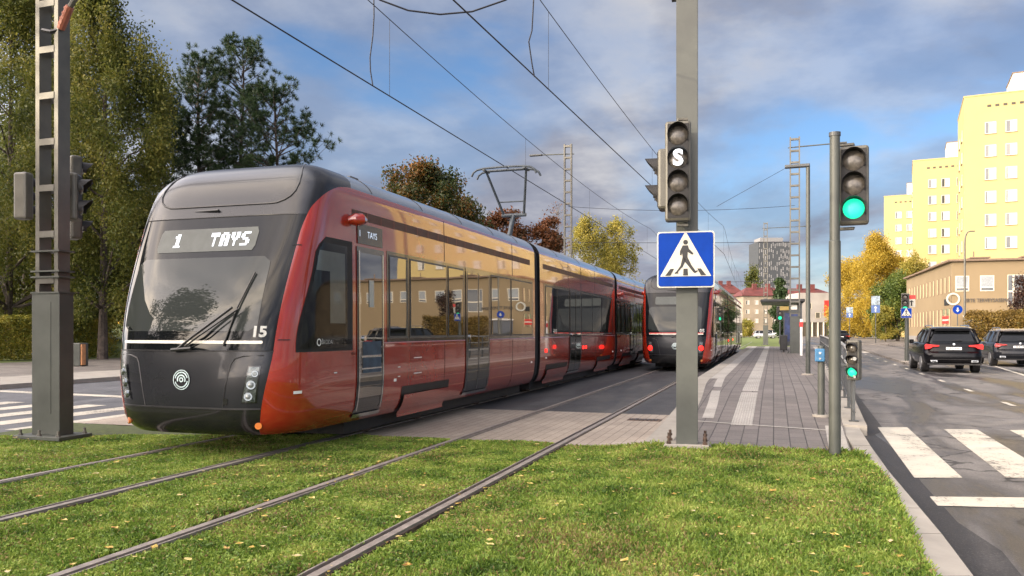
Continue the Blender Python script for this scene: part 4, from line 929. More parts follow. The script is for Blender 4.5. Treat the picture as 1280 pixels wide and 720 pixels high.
# crossing on the far right
p = G(1133.5, 452.5, .05); dd = 37.2
T = thing('signal_pole', 'far signal pole on the traffic island with a crossing sign', 'pole', p); b = MB(); b.tube([(0, 0, 0), (0, 0, ZP(374, dd))], [.10, .085], 12); b.build('pole', PGREY, T); b = MB(); b.tube([(0, 0, 0), (0, 0, .06)], .25, 12); b.build('foot', CONC, T)
signal('traffic_signal', 'distant traffic signal on the island, green lamp above a crossing sign', D(1131.5, dd - .3, ZP(379, dd)), R(-14), 3, .34, .27, .12, lit=2, group=SG)
crossing_sign('small distant blue crossing sign on the traffic island pole', D(1133, dd - .4, ZP(391.5, dd)), R(-14), .46)
T = thing('road_sign', 'white arrow sign under a red board on the island pole', 'road sign', D(1139.5, dd, ZP(377, dd)), R(-14)); b = MB(); b.box(-.16, .16, -.02, 0, -.26, .10); b.build('white_plate', SIGNW, T); b = MB(); b.box(-.17, .17, -.02, 0, .12, .30); b.build('red_plate', SIGNR, T)
b = MB(); b.plate([(-.03, -.2), (.03, -.2), (.03, -.02), (.10, -.02), (0, .07), (-.10, -.02), (-.03, -.02)], -.022, .004); b.build('arrow', SIGNK, T)
def board(label, px, y0, y1, w, d, base, ttl):
    p = D(px, d, base); T = thing('direction_sign', label, 'road sign', p, R(-16), 'distant blue and white street signs'); z0, z1 = ZP(y1, d) - base, ZP(y0, d) - base
    b = MB(); b.tube([(0, .05, 0), (0, .05, z1 - .1)], .05, 8); b.build('post', DGREY, T); b = MB(); b.box(-w / 2, w / 2, -.02, .02, z0, z0 + (z1 - z0) * .45); b.build('blue_panel', mat('sign_blue_far', (.025, .07, .21), .5), T)
    b = MB(); b.box(-w / 2, w / 2, -.02, .02, z0 + (z1 - z0) * .47, z1); b.build('pale_panel', mat('sign_pale_far', (.16, .21, .26), .5, 0, .3, 3), T)
    b = MB(); b.plate([(-.06 * w, z0 + .1), (.06 * w, z0 + .1), (.06 * w, z0 + (z1 - z0) * .28), (.2 * w, z0 + (z1 - z0) * .28), (0, z0 + (z1 - z0) * .4), (-.2 * w, z0 + (z1 - z0) * .28), (-.06 * w, z0 + (z1 - z0) * .28)], -.024, .004); b.build('arrow', SIGNW, T)
board('tall blue and white panel sign before the golden tree and green bush', 1094.5, 370, 391, .95, 95, .06, 0)
board('farther, smaller blue and white panel sign at the left of the golden tree', 1062, 384, 397, 1.0, 130, .06, 0)
p = D(1206, 66, .06); T = thing('street_lamp', 'tall slender lamp post with curved neck before the tan building', 'street lamp', p, 0, 'street lamps'); z = ZP(290, 66)
b = MB(); b.tube([(0, 0, 0), (0, 0, z - .9), (.05, -.02, z - .4), (.18, -.05, z - .1), (.42, -.1, z)], [.10, .07, .06, .055, .05], 10); b.build('pole', GALV, T, smooth=True); b = MB(); b.box(.36, .72, -.18, .0, z - .07, z + .02, 0, .02); b.build('lamp_head', DGREY, T)
T = thing('direction_disc', 'round blue sign before the tan building, beside the tall lamp post', 'road sign', D(1197, 64, ZP(387, 64))); b = MB(); b.disc((0, 0, 0), .36, .02, 'y', 24); b.build('disc', BLUE, T); b = MB(); b.plate([(-.05, .16), (.05, .16), (.05, -.05), (.14, -.02), (.0, -.2), (-.14, -.02), (-.05, -.05)], -.024, .004); b.build('arrow', SIGNW, T); b = MB(); b.tube([(0, .04, -2.9), (0, .04, .2)], .04, 8); b.build('post', DGREY, T)

# guard post by the hedge
p = G(100, 457.5, .06); T = thing('barrier_post', 'stout grey post with orange reflector and side bar by the kerb', 'barrier', p)
b = MB(); b.box(-.22, .22, -.22, .22, 0, .95, 0, .03); b.build('body', PGREY, T); b = MB(); b.box(.222, .30, -.18, .0, .05, .90); b.build('reflector', mat('reflector_orange', (.42, .20, .09), .35), T); b = MB(); b.tube([(-.2, -.1, .55), (-2.0, -.5, .5)], .06, 10); b.build('side_bar', PGREY, T)
b = MB(); b.tube([(-.9, -.1, 0), (-.9, -.1, .5)], .25, 4); b.build('block', CONC, T)
# drain
T = thing('drain_cover', 'small rusty drain grate in the paving beside the platform edge', 'drain', G(806, 525, .002)); b = MB(); b.box(-.28, .28, -.14, .14, -.02, .006); b.build('frame', RUST, T)
b = MB()
for k in range(7): b.box(-.23 + .068 * k, -.20 + .068 * k, -.11, .11, .006, .012)
b.build('grate', BLACK, T)

# ------------------------------------------------------------------ overhead line
CWZ = 5.78
def wire(name, label, pts, r, group, sag=0.0):
    b = MB(); P = []
    for a, c in zip(pts[:-1], pts[1:]):
        a, c = Vector(a), Vector(c); n = 14 if sag else 2
        for k in range(n): t = k / n; q = a.lerp(c, t); q.z -= sag * 4 * t * (1 - t); P.append(q)
    P.append(Vector(pts[-1])); b.tube(P, r, 6); return tag(b.build(name, WIRE), label, 'wire', group)
OG = 'overhead wires of the tram line'
cwl = [(TRK_L, -6, CWZ), (TRK_L, 46, CWZ), (TRK_L - .2, 84, CWZ), (TRK_L, 130, CWZ)]
a0, a1 = D(565, 10.25), D(815, 23.6); sl = (a1.x - a0.x) / (a1.y - a0.y)
cwr = [(a0.x - sl * (a0.y + 6), -6, CWZ), (a0.x + sl * (46 - a0.y), 46, CWZ), (-3.4, 84, CWZ), (-3.6, 130, CWZ)]
wire('contact_wire', 'lower contact wire above the front tram, touching its pantograph', cwl, .011, OG); wire('contact_wire', 'lower contact wire above the free track, running behind the S signal', cwr, .011, OG)
def xz(pts, y):
    for a, c in zip(pts[:-1], pts[1:]):
        if y <= c[1]: t = (y - a[1]) / (c[1] - a[1]); return a[0] + (c[0] - a[0]) * t, a[2] + (c[2] - a[2]) * t
for cw, lab, px_list in ((cwl, 'upper carrier wire with thin droppers above the front tram', (487, 657, 737)), (cwr, 'upper carrier wire with thin droppers above the free track', (689, 802))):
    T = thing('carrier_wire', lab, 'wire', (0, 0, 0), 0, OG)
    P = []
    for y in np.linspace(-6, 130, 70):
        y0 = 10 + 36 * math.floor((y - 10) / 36); t = (y - y0) / 36; P.append((xz(cw, y)[0], y, CWZ + 1.08 + .45 * (2 * t - 1) ** 2))
    b = MB(); b.tube(P, .008, 6); b.build('carrier', WIRE, T)
    ys = []
    for px in px_list: ys.append(vat(px, xz(cw, 15)[0]))
    y = ys[-1] + 7
    while y < 110: ys.append(y); y += 7.5
    for y in ys:
        i = min(range(len(P)), key=lambda k: abs(P[k][1] - y)); x, z = xz(cw, y); y0 = 10 + 36 * math.floor((y - 10) / 36); t = (y - y0) / 36
        b = MB(); b.tube([(x, y, z), (x, y, CWZ + 1.08 + .45 * (2 * t - 1) ** 2)], .004, 5); b.build('dropper', WIRE, T)
# jumper cables
jy = vat(466, TRK_L); jd = -TRK_L * SA + jy * CA
wire('jumper_cable', 'loose curved jumper cable hanging left, above the front tram', [(TRK_L, jy, CWZ), D(463, jd, ZP(88, jd)), D(462.5, jd, ZP(72, jd)), D(466, jd, ZP(45, jd)), D(467.5, jd, ZP(20, jd)), D(467, jd, ZP(-20, jd))], .011, OG)
wire('jumper_cable', 'loose kinked jumper cable hanging above the free track', [D(668, 12.7, ZP(96, 12.7)), D(665, 12.7, ZP(80, 12.7)), D(661, 12.7, ZP(52, 12.7)), D(665, 12.7, ZP(38, 12.7)), D(668, 12.7, ZP(-20, 12.7))], .011, OG)
wire('feeder_cable', 'thick sagging feeder cable looping across the top of the view', [D(440, 12.5, ZP(-26, 12.5)), D(475, 12.5, ZP(0, 12.5)), D(510, 12.5, ZP(13, 12.5)), D(550, 12.5, ZP(18, 12.5)), D(590, 12.5, ZP(14.5, 12.5)), D(632, 12.5, ZP(0, 12.5)), D(660, 12.5, ZP(-18, 12.5))], .014, OG)
e1, e2 = D(710, 45), D(993.5, 44)
wire('span_wire', 'upper cross wire strung between the two middle lattice masts', [(e1.x, e1.y, 8.5), (e2.x, e2.y, 8.4)], .012, OG, .25); wire('span_wire', 'lower cross wire strung between the two middle lattice masts', [(e1.x, e1.y, 6.5), (e2.x, e2.y, 6.4)], .014, OG, .05)
wire('stay_wire', 'slanting stay wire from the platform lamp down to the carrier', [D(984, 44, ZP(209, 44)), D(896, 44, ZP(258, 44))], .012, OG)
for k, (v, za) in enumerate(((84, 6.3), (120, 6.3))):
    wire('span_wire', ['cross wire over both tracks near the far mast', 'farthest cross wire over the green track'][k], [(-10.5, v, za + .3), (.2, v, za + .2)], .02, OG, .1)

# =================================================================== buildings
FYEL = mat('facade_yellow', (0.42, 0.328, 0.138), .85, 0, .02, .25, .12, 14)
FTAN = mat('facade_tan', (0.225, 0.168, 0.095), .85, 0, .03, .3, .12, 14)
FPALE = mat('facade_pale', (0.62, 0.58, 0.50), .85, 0, .06, .3)
PENT = mat('penthouse_white', (0.62, 0.59, 0.54), .8, 0, .05, .5)
COPING = mat('coping', (0.17, 0.115, 0.075), .6, 0, .1)
SLOT = mat('dark_slot', (0.06, 0.05, 0.035), .7)
FRAMEW = mat('window_frame_white', (0.58, 0.53, 0.42), .5, 0, .04)
BLIND = mat('blind', (0.44, 0.43, 0.40), .6, 0, .15, 1.5)
def wmesh(w, h, dark=.5, reveal=.05):
    b = MB(); t = .07
    b.box(-w / 2, w / 2, -.02, .03, -h / 2, -h / 2 + t, 0); b.box(-w / 2, w / 2, -.02, .03, h / 2 - t, h / 2, 0)
    b.box(-w / 2, -w / 2 + t, -.02, .03, -h / 2 + t, h / 2 - t, 0); b.box(w / 2 - t, w / 2, -.02, .03, -h / 2 + t, h / 2 - t, 0)
    m = -w / 2 + w * dark
    b.box(m - t * .4, m + t * .4, -.015, .03, -h / 2 + t, h / 2 - t, 0)
    b.box(-w / 2 + t, m - t * .4, -.004, .03, -h / 2 + t, h / 2 - t, 1); b.box(m + t * .4, w / 2 - t, -.004, .03, -h / 2 + t, h / 2 - t, 2)
    b.box(-w / 2 - .06, w / 2 + .06, -.09, .02, -h / 2 - .05, -h / 2 - .005, 3)
    o = b.build('window', [FRAMEW, GLASSB, BLIND, COPING]); me = o.data; bpy.data.objects.remove(o); return me
WM = [wmesh(1.25, 1.5, d) for d in (.36, .42, .22, .9)]
def place_window(me, parent, x, y, z, face):
    o = bpy.data.objects.new('window', me); COL.objects.link(o); o.parent = parent
    if face == 'front': o.location = (x, y - .012, z)
    else: o.location = (x - .012, y, z); o.rotation_euler.z = R(-90)
    return o
def tower_block(label, loc, rot, w, dep, h, cols, z_top, pitch, rows, side_cols, pent, slots, balc=None):
    T = thing('apartment_block', label, 'building', loc, rot, 'stepped yellow apartment blocks')
    b = MB(); b.box(0, w, 0, dep, -.2, h); b.build('wall', FYEL, T)
    b = MB(); b.box(-.06, w + .06, -.06, dep + .06, h, h + .16); r = b.build('roof', FYEL, T)
    for (x0, x1, y0, y1, z1) in pent:
        b = MB(); b.box(x0, x1, y0, y1, h + .16, z1); b.build('penthouse', PENT, r); b = MB(); b.box(x0 - .1, x1 + .1, y0 - .1, y1 + .1, z1, z1 + .12); b.build('penthouse_roof', COPING, r)
    for (x0, y0, z1) in ((w * .3, 3, 1.6), (w * .12, 5, 1.1)): b = MB(); b.tube([(x0, y0, h + .16), (x0, y0, h + z1)], .05, 6); b.build('roof_mast', DGREY, r)
    for x in slots:
        b = MB(); b.box(x - .22, x + .22, -.03, .02, h - 1.55, h - 1.25); b.build('vent', SLOT, T)
    k = 0
    for rr in range(rows):
        for c in cols: place_window(random.choice(WM[:3]), T, c, 0, z_top - pitch * rr, 'front')
        for c in side_cols: place_window(random.choice(WM), T, 0, c, z_top - pitch * rr, 'side')
        if balc is not None:
            b = MB(); b.box(balc - .55, balc + .55, -.9, -.03, z_top - pitch * rr - .95, z_top - pitch * rr - .05); b.build('balcony', PENT, T)
    return T
RB = R(-8)
def bl(px, d): p = D(px, d, 0); return p
tower_block('nearest and tallest looking yellow apartment block, cut by the right edge of the photo', bl(1205, 103), RB, 22, 13, ZP(122, 103), (2.95, 5.2, 9.0, 11.4, 15, 18), 27.3, 2.93, 8, (4, 9), [(5.6, 12, 2, 9, 34.4)], [2.8 + .88 * k for k in range(10)])
tower_block('middle yellow apartment block of the stepped row, white balconies at its right', bl(1141, 139), RB, 18, 13, ZP(201.5, 139), (3.0, 5.0, 7.3), 26.8, 2.84, 9, (4, 9), [(5.3, 9, 2, 8, 34.0)], [2.4 + .92 * k for k in range(7)], 8.3)
tower_block('farthest, lowest looking yellow block of the stepped row behind golden tree', bl(1105, 178), RB, 18, 13, ZP(246, 178), (2.9, 5.1, 7.4), 27.0, 2.85, 9, (4, 9), [(4.6, 8, 2, 8, 34.2)], [2.4 + .95 * k for k in range(5)])

# tan clinic building
p = D(1190, 75, 0); H = ZP(327, 75)
T = thing('clinic_building', 'low tan building with ring emblem and raised letters behind the black cars', 'building', p, 0)
b = MB(); b.box(0, 46, 0, 27, .9, H); b.build('wall', FTAN, T)
b = MB(); b.box(-.03, 46.03, -.03, 27.03, -.1, .9); b.build('plinth', mat('plinth_grey', (.22, .21, .20), .85), T)
b = MB(); b.box(-.35, 46.35, -.35, 27.35, H, H + .18); r = b.build('roof', COPING, T)
for x in (3.0, 7.4, 14, 20): b = MB(); b.box(x - .7, x + .7, 3, 4.4, H + .18, H + .5); b.box(x - .85, x + .85, 2.85, 4.55, H + .5, H + .62); b.build('roof_vent', COPING, r); b = MB(); b.tube([(x - .5, 3.4, H + .6), (x - .5, 3.4, H + 1.2)], .07, 6); b.build('vent_pipe', COPING, r)
wl = wmesh(1.15, 1.45, .92); 
def clin_window(x, w=1.15, h=1.45, z=5.9):
    b = MB(); b.box(x - w / 2, x + w / 2, -.03, .02, z - h / 2, z + h / 2, 0); f = b.build('window', FRAMEW, T)
    b = MB(); b.box(x - w / 2 + .09, x + w / 2 - .09, -.038, -.031, z - h / 2 + .42, z + h / 2 - .08, 0); b.build('blind', mat('grey_blind', (.25, .27, .28), .6, 0, .1), f)
    b = MB(); b.box(x - w / 2 + .09, x + w / 2 - .09, -.038, -.031, z - h / 2 + .08, z - h / 2 + .30, 0); b.build('pane', GLASSB, f)
for x in (.85, 2.9, 7.4, 9.6, 11.8, 14.0, 16.2, 18.4, 20.6, 22.8): clin_window(x)
b = MB(); b.box(4.55, 6.3, -.03, .02, 3.9, 6.65, 0); f = b.build('window', FRAMEW, T)
for x0, x1, z0, z1 in ((4.6, 4.95, 4.0, 5.05), (4.6, 4.95, 5.2, 6.6), (5.1, 6.25, 4.0, 5.05), (5.1, 6.25, 5.2, 6.6)): b = MB(); b.box(x0, x1, -.038, -.031, z0, z1); b.build('pane', GLASSB, f)
for k in range(13):
    for z0, z1 in ((5.1, 6.7), (1.9, 3.6)):
        y = .9 + 1.95 * k; b = MB(); b.box(-.03, .02, y - .28, y + .28, z0, z1, 0); f = b.build('narrow_window', FTAN if False else COPING, T); b = MB(); b.box(-.045, -.031, y + .02, y + .26, z0 + .05, z1 - .05); b.build('shutter', mat('shutter_tan', (.62, .47, .28), .7, 0, .06), f)
b = MB(); n_ = 40; ro, ri = .58, .42
b.grid([[(-.32 + rr * math.cos(a), -.10 if k_ in (1, 2) else .0, 4.47 + rr * math.sin(a)) for a in np.linspace(0, 2 * math.pi, n_ + 1)] for k_, rr in ((0, ri), (1, ri), (2, ro), (3, ro))]); 
o = b.build('ring_emblem', LTGREY, T); o.location = (.4, -.01, 0); b = MB(); b.bar((.5, -.06, 4.15), (.58, -.06, 4.62), .10, .06); b.build('emblem_stroke', SIGNK, T)
V, Fc = text_mesh('PIRTE TERVEYSASEMA', .50, .06, 'LEFT'); b = MB(); b.add([(.95 + x * .78, y - .06, 4.30 + z) for x, y, z in V], Fc); b.build('lettering', mat('letter_grey', (.085, .075, .065), .5), T)
b = MB(); b.box(-.05, -.01, 1.2, 3.4, 3.95, 4.55); b.build('dark_sign', SIGNK, T); b = MB(); b.box(-.06, -.01, 1.1, 4.2, 2.2, 2.9); b.build('red_sign', SIGNR, T); b = MB(); b.box(-.07, -.06, 1.2, 4.1, 2.45, 2.6); b.build('white_band', SIGNW, T)
for y in (1.2, 3.0): b = MB(); b.box(-.05, -.01, y, y + .9, 3.05, 3.6); b.build('poster', mat('poster_olive', (.16, .18, .10), .6), T)
b = MB(); b.box(.9, 3.2, -2.2, -.01, 2.75, 2.95); b.build('entrance_canopy', PENT, T); b = MB(); b.box(1.0, 3.1, -.04, .02, .9, 2.7); b.build('entrance_glass', GLASSB, T)

# old town behind: red roofs
FGREY = mat('facade_grey', (.30, .28, .26), .85, 0, .08, .3); FCREAM = mat('facade_cream', (.25, .21, .155), .85, 0, .08, .3); ROOFR = mat('roof_red', (.11, .028, .023), .6, 0, .15, .5)
def red_house(label, px0, px1, ytop, yeave, d, fac, dep=14, rot=0.0):
    a, c = D(px0, d), D(px1, d); w = (c - a).length; T = thing('red_roofed_house', label, 'building', a, AY + rot, 'red roofed houses in the far town')
    ze, zt = ZP(yeave, d), ZP(ytop, d)
    b = MB(); b.box(0, w, 0, dep, -.5, ze); b.build('wall', fac, T)
    b = MB(); b.prism([(-.6, -.6), (w + .6, -.6), (w + .6, dep + .6), (-.6, dep + .6)], ze, ze + .25); i = min(4, w * .2)
    b.add([(-.6, -.6, ze + .25), (w + .6, -.6, ze + .25), (w + .6, dep + .6, ze + .25), (-.6, dep + .6, ze + .25), (i, dep / 2, zt), (w - i, dep / 2, zt)], [(0, 1, 5, 4), (1, 2, 5), (2, 3, 4, 5), (3, 0, 4)]); r = b.build('roof', ROOFR, T)
    for k in range(max(2, int(w / 7))): x = i + (w - 2 * i) * (k + .5) / max(2, int(w / 7)); b = MB(); b.box(x - .7, x + .7, dep / 2 - 2.2, dep / 2 - 1, zt - 2, zt + 1.2); b.build('chimney', ROOFR, r)
    n = int(w / 3.0); zz = ze - 2.2; cnt = 0
    while zz > 2.2:
        for k in range(n):
            if cnt < 90: o = place_window(WM[(k + int(zz)) % 3], T, 1.5 + k * 3.0, 0, zz, 'front'); cnt += 1
        zz -= 3.1
    return T
red_house('cream house with red roof just right of the platform tram roof line', 893, 928, 354, 367, 300, FCREAM)
red_house('long cream house with red roof and chimneys below the patterned tower', 929, 986, 358, 370, 270, FCREAM)
red_house('pale house with red roof right of the platform mast', 988, 1042, 359, 370, 250, FCREAM)
T = thing('grey_hall', 'plain grey building with dark glazed ground floor and red wall sign', 'building', D(1000, 205), AY); w = 38 * .205
b = MB(); b.box(0, w, 0, 12, 3.6, ZP(366, 205)); b.build('wall', FGREY, T); b = MB(); b.box(.1, w - .1, .3, 11.8, -.3, 3.6); b.build('ground_floor', SLOT, T)
for k in range(6): b = MB(); b.box(.1 + k * (w - .5) / 5, .4 + k * (w - .5) / 5, .0, .28, -.3, 3.6); b.build('pillar', FPALE, T)
b = MB(); b.box(w - 1.6, w - .2, -.12, -.01, 5.2, 9.2); b.build('wall_sign', SIGNR, T)
for k in range(2): place_window(WM[3], T, 2.4 + 2.2 * k, 0, 7.8 - 2.4 * k, 'front')
# tower with shuffled facade panels
a = D(948, 400); T = thing('patterned_tower', 'distant grey tower block with a shuffled pattern of pale and dark strips', 'building', a, AY); H = ZP(302, 400); w = 16
TD = mat('tower_dark', (.045, .05, .054), .6, 0, .1); TP = mat('tower_pale', (.20, .20, .20), .6, 0, .08)
b = MB(); b.box(0, w, 0, 16, 0, H); b.build('wall', TD, T); b = MB(); b.box(1.5, w - 3, 2, 12, H, H + 2.2); b.build('roof_house', TP, T)
b = MB()
for fl in range(14):
    for c in range(16):
        if random.random() < .72:
            z0 = H - 2.8 - fl * 3.0 + random.choice((-.5, 0, .5)); x0 = .35 + c * .98; b.box(x0, x0 + random.choice((.35, .5)), -.12, .02, z0, z0 + random.choice((1.6, 2.1)))
tag(b.build('facade_strips', TP, T), kind='stuff')
# unseen blocks, added beside and behind the viewer and sized to shade the street
def shade_block(label, x0, x1, y0, y1, h):
    T = thing('apartment_building', label, 'building', (x0, y0, 0)); w, d = x1 - x0, y1 - y0
    b = MB(); b.box(0, w, 0, d, -.2, h); b.build('wall', FPALE, T); b = MB(); b.box(-.3, w + .3, -.3, d + .3, h, h + .3); b.build('roof', COPING, T)
    for fl in range(int(h / 3)):
        for k in range(int(d / 4.5)):
            o = bpy.data.objects.new('window', WM[(fl + k) % 3]); COL.objects.link(o); o.parent = T; o.location = (w + .012, 2.5 + k * 4.5, 1.8 + fl * 3.0); o.rotation_euler.z = R(90)
shade_block('pale apartment building outside the left edge, shading the street', -62, -50, -24, 4, 25)
shade_block('lower pale apartment building farther back on the left', -62, -50, -66, -26, 18.5)

# =================================================================== trees, hedges
def leaf_quads(C, size, jitter=.35, flat=0.0, down=0.0):
    n = len(C); a = RNG.normal(size=(n, 3)); a[:, 2] *= (1 - flat); a /= np.linalg.norm(a, axis=1)[:, None] + 1e-9
    t = RNG.normal(size=(n, 3)); t[:, 2] -= down; t -= a * np.sum(t * a, 1)[:, None]; t /= np.linalg.norm(t, axis=1)[:, None] + 1e-9
    s = np.cross(a, t); L_ = size * (1 - jitter + 2 * jitter * RNG.random(n))[:, None]; Wd = L_ * .55
    V = np.empty((n, 4, 3)); V[:, 0] = C - t * L_ * .5; V[:, 1] = C + s * Wd * .5 + t * L_ * .05; V[:, 2] = C + t * L_ * .5; V[:, 3] = C - s * Wd * .5 + t * L_ * .05
    return V
def clumps_to_leaves(cl, n):
    cl = np.array(cl); w = cl[:, 3] * cl[:, 4]; w = w ** 1.0 * cl[:, 3]; k = RNG.choice(len(cl), n, p=w / w.sum())
    v = RNG.normal(size=(n, 3)); v /= np.linalg.norm(v, axis=1)[:, None]; r = RNG.random(n) ** .45 * (1 + .22 * RNG.normal(size=n))
    return cl[k, :3] + v * r[:, None] * np.stack([cl[k, 3], cl[k, 3], cl[k, 4]], 1)
def crown_clumps(h0, h1, rx, n, shape='oval', rr=(.55, 1.2), droop=1.0):
    o = []
    while len(o) < n:
        t = RNG.random(); z = h0 + (h1 - h0) * t
        if shape == 'oval': rad = rx * math.sqrt(max(0.02, 1 - (2 * t - 1) ** 2 * .96)) * (1.05 - .25 * t)
        elif shape == 'birch': rad = rx * min(1, 1.35 * (1 - t) ** .7 + .05) * min(1, .55 + t * 2)
        elif shape == 'cone': rad = rx * (1 - t) * .95 + .1
        else: rad = rx * (.35 + .65 * math.sin(math.pi * min(1, t * 1.05)) ** .6)
        a = RNG.random() * 6.283; q = math.sqrt(RNG.random()) * rad; s = rr[0] + (rr[1] - rr[0]) * RNG.random()
        o.append((q * math.cos(a), q * math.sin(a), z, s, s * droop))
    return o
def trunk_mesh(h, r, cl, nl, lean=.02, bend=.3, h_first=.13):
    b = MB(); n = 8; P = [(bend * math.sin(i / n * 3) * lean * h * .5, lean * h * i / n * .4, h * i / n) for i in range(n + 1)]
    b.tube(P, [r * (1.25 if i == 0 else 1 - .88 * i / n) for i in range(n + 1)], 9)
    idx = RNG.choice(len(cl), min(nl, len(cl)), replace=False)
    for i in idx:
        c = Vector(cl[i][:3]); zt = max(h * h_first, min(h * .93, c.z - math.hypot(c.x, c.y) * (.35 + .5 * RNG.random()))); k = zt / h * n; j = min(int(k), n - 1); base = Vector(P[j]).lerp(Vector(P[j + 1]), k - j)
        rr_ = r * (1 - .85 * zt / h) * .5; m1 = base.lerp(c, .5) + Vector((0, 0, .12 * (c - base).length))
        b.tube([base, m1, c], [rr_, rr_ * .6, .012], 5)
    return b
def tree(name, label, base, h, rx, mats_leaf, bark, nleaf, lsize, nclump=60, h0=.2, shape='oval', r=.2, rr=(.6, 1.3), droop=1.0, group='autumn trees', nl=34, cat='tree', down=0.0):
    T = thing(name, label, cat, base, 0, group); cl = crown_clumps(h * h0, h * .97, rx, nclump, shape, rr, droop)
    trunk_mesh(h * .94, r, cl, nl).build('trunk', bark, T, smooth=True)
    C = clumps_to_leaves(cl, nleaf); C = C[C[:, 2] > .3]; V = leaf_quads(C, lsize, down=down); raw('crown', V.reshape(-1, 3), np.arange(len(V) * 4).reshape(-1, 4), mats_leaf, T); return T
LB = leafmat('leaf_birch', [(0.038, 0.055, 0.014), (0.095, 0.115, 0.023), (0.165, 0.165, 0.032), (0.29, 0.25, 0.055)], .45, .35)
LD = leafmat('leaf_darkgreen', [(0.032, 0.046, 0.012), (0.090, 0.105, 0.020), (0.17, 0.165, 0.033)], .35, .4)
LM_ = leafmat('leaf_maple', [(0.014, 0.030, 0.009), (0.030, 0.048, 0.012), (0.055, 0.052, 0.013), (0.15, 0.07, 0.016), (0.25, 0.11, 0.02)], .35, .28)
LMR = leafmat('leaf_maple_red', [(0.04, 0.03, 0.012), (0.10, 0.045, 0.018), (0.17, 0.06, 0.022), (0.20, 0.085, 0.03)], .35, .4)
LY = leafmat('leaf_yellowgreen', [(0.15, 0.15, 0.028), (0.29, 0.26, 0.05), (0.46, 0.37, 0.08)], .5, .4)
LG = leafmat('leaf_gold', [(0.20, 0.155, 0.022), (0.37, 0.265, 0.034), (0.47, 0.33, 0.04), (0.44, 0.37, 0.075)], .45, .25)
LGR = leafmat('leaf_green', [(0.035, 0.06, 0.014), (0.08, 0.12, 0.024), (0.17, 0.19, 0.035)], .4, .4)
LPN = leafmat('pine_needles', [(0.010, 0.024, 0.010), (0.024, 0.048, 0.015), (0.055, 0.085, 0.028)], .2, .6)
LH = leafmat('leaf_hedge', [(0.09, 0.10, 0.018), (0.21, 0.22, 0.035), (0.38, 0.33, 0.055), (0.40, 0.30, 0.055)], .35, .9)
def bz(p): return Vector((p.x, p.y, bankz(p.x, p.y) - .1 if p.x < -33 else 0))
LFT = 'birches on the grass bank at the left'
tree('birch_tree', 'big drooping olive gold birch behind the lattice mast, cut by the left edge', bz(D(10, 43)), 21.5, 6.2, LB, BARK, 110000, .15, 150, .06, 'birch', .22, (.45, 1.0), 1.9, LFT, 50, down=1.5)
tree('birch_tree', 'tall birch with hanging twigs just left of the pines, above the yellow fence', bz(D(128, 41)), 21.5, 4.3, LB, BARK, 100000, .15, 140, .12, 'birch', .22, (.45, .95), 2.0, LFT, 50, down=1.5)
tree('birch_tree', 'shadowy birch filling the gap behind the two front birches', bz(D(72, 56)), 22, 6.0, LD, BARK, 60000, .22, 110, .05, 'birch', .25, (.7, 1.4), 1.6, LFT, 30, down=1.0)
tree('maple_tree', 'dark trunked tree under the birch beside the tram nose', bz(D(160, 47)), 9.5, 3.8, LD, BARK, 26000, .20, 60, .30, 'oval', .28, (.6, 1.2), 1.0, LFT, 30)
for px, d, h, rx, lab in ((-60, 60, 17, 7, 'dark green tree at the far left edge behind the hedge'), (30, 49, 9, 5.5, 'low dark green tree filling the space right behind the hedge'), (98, 58, 9, 5, 'low dark tree between the hedge end and the yellow fence'), (205, 62, 9, 5, 'low dark tree behind the tram roof under the pines')):
    tree('leafy_tree', lab, bz(D(px, d)), h, rx, LD, BARK, 22000, .26, 60, .08, 'oval', .25, (.9, 1.6), 1.0, 'dark trees behind the birches')
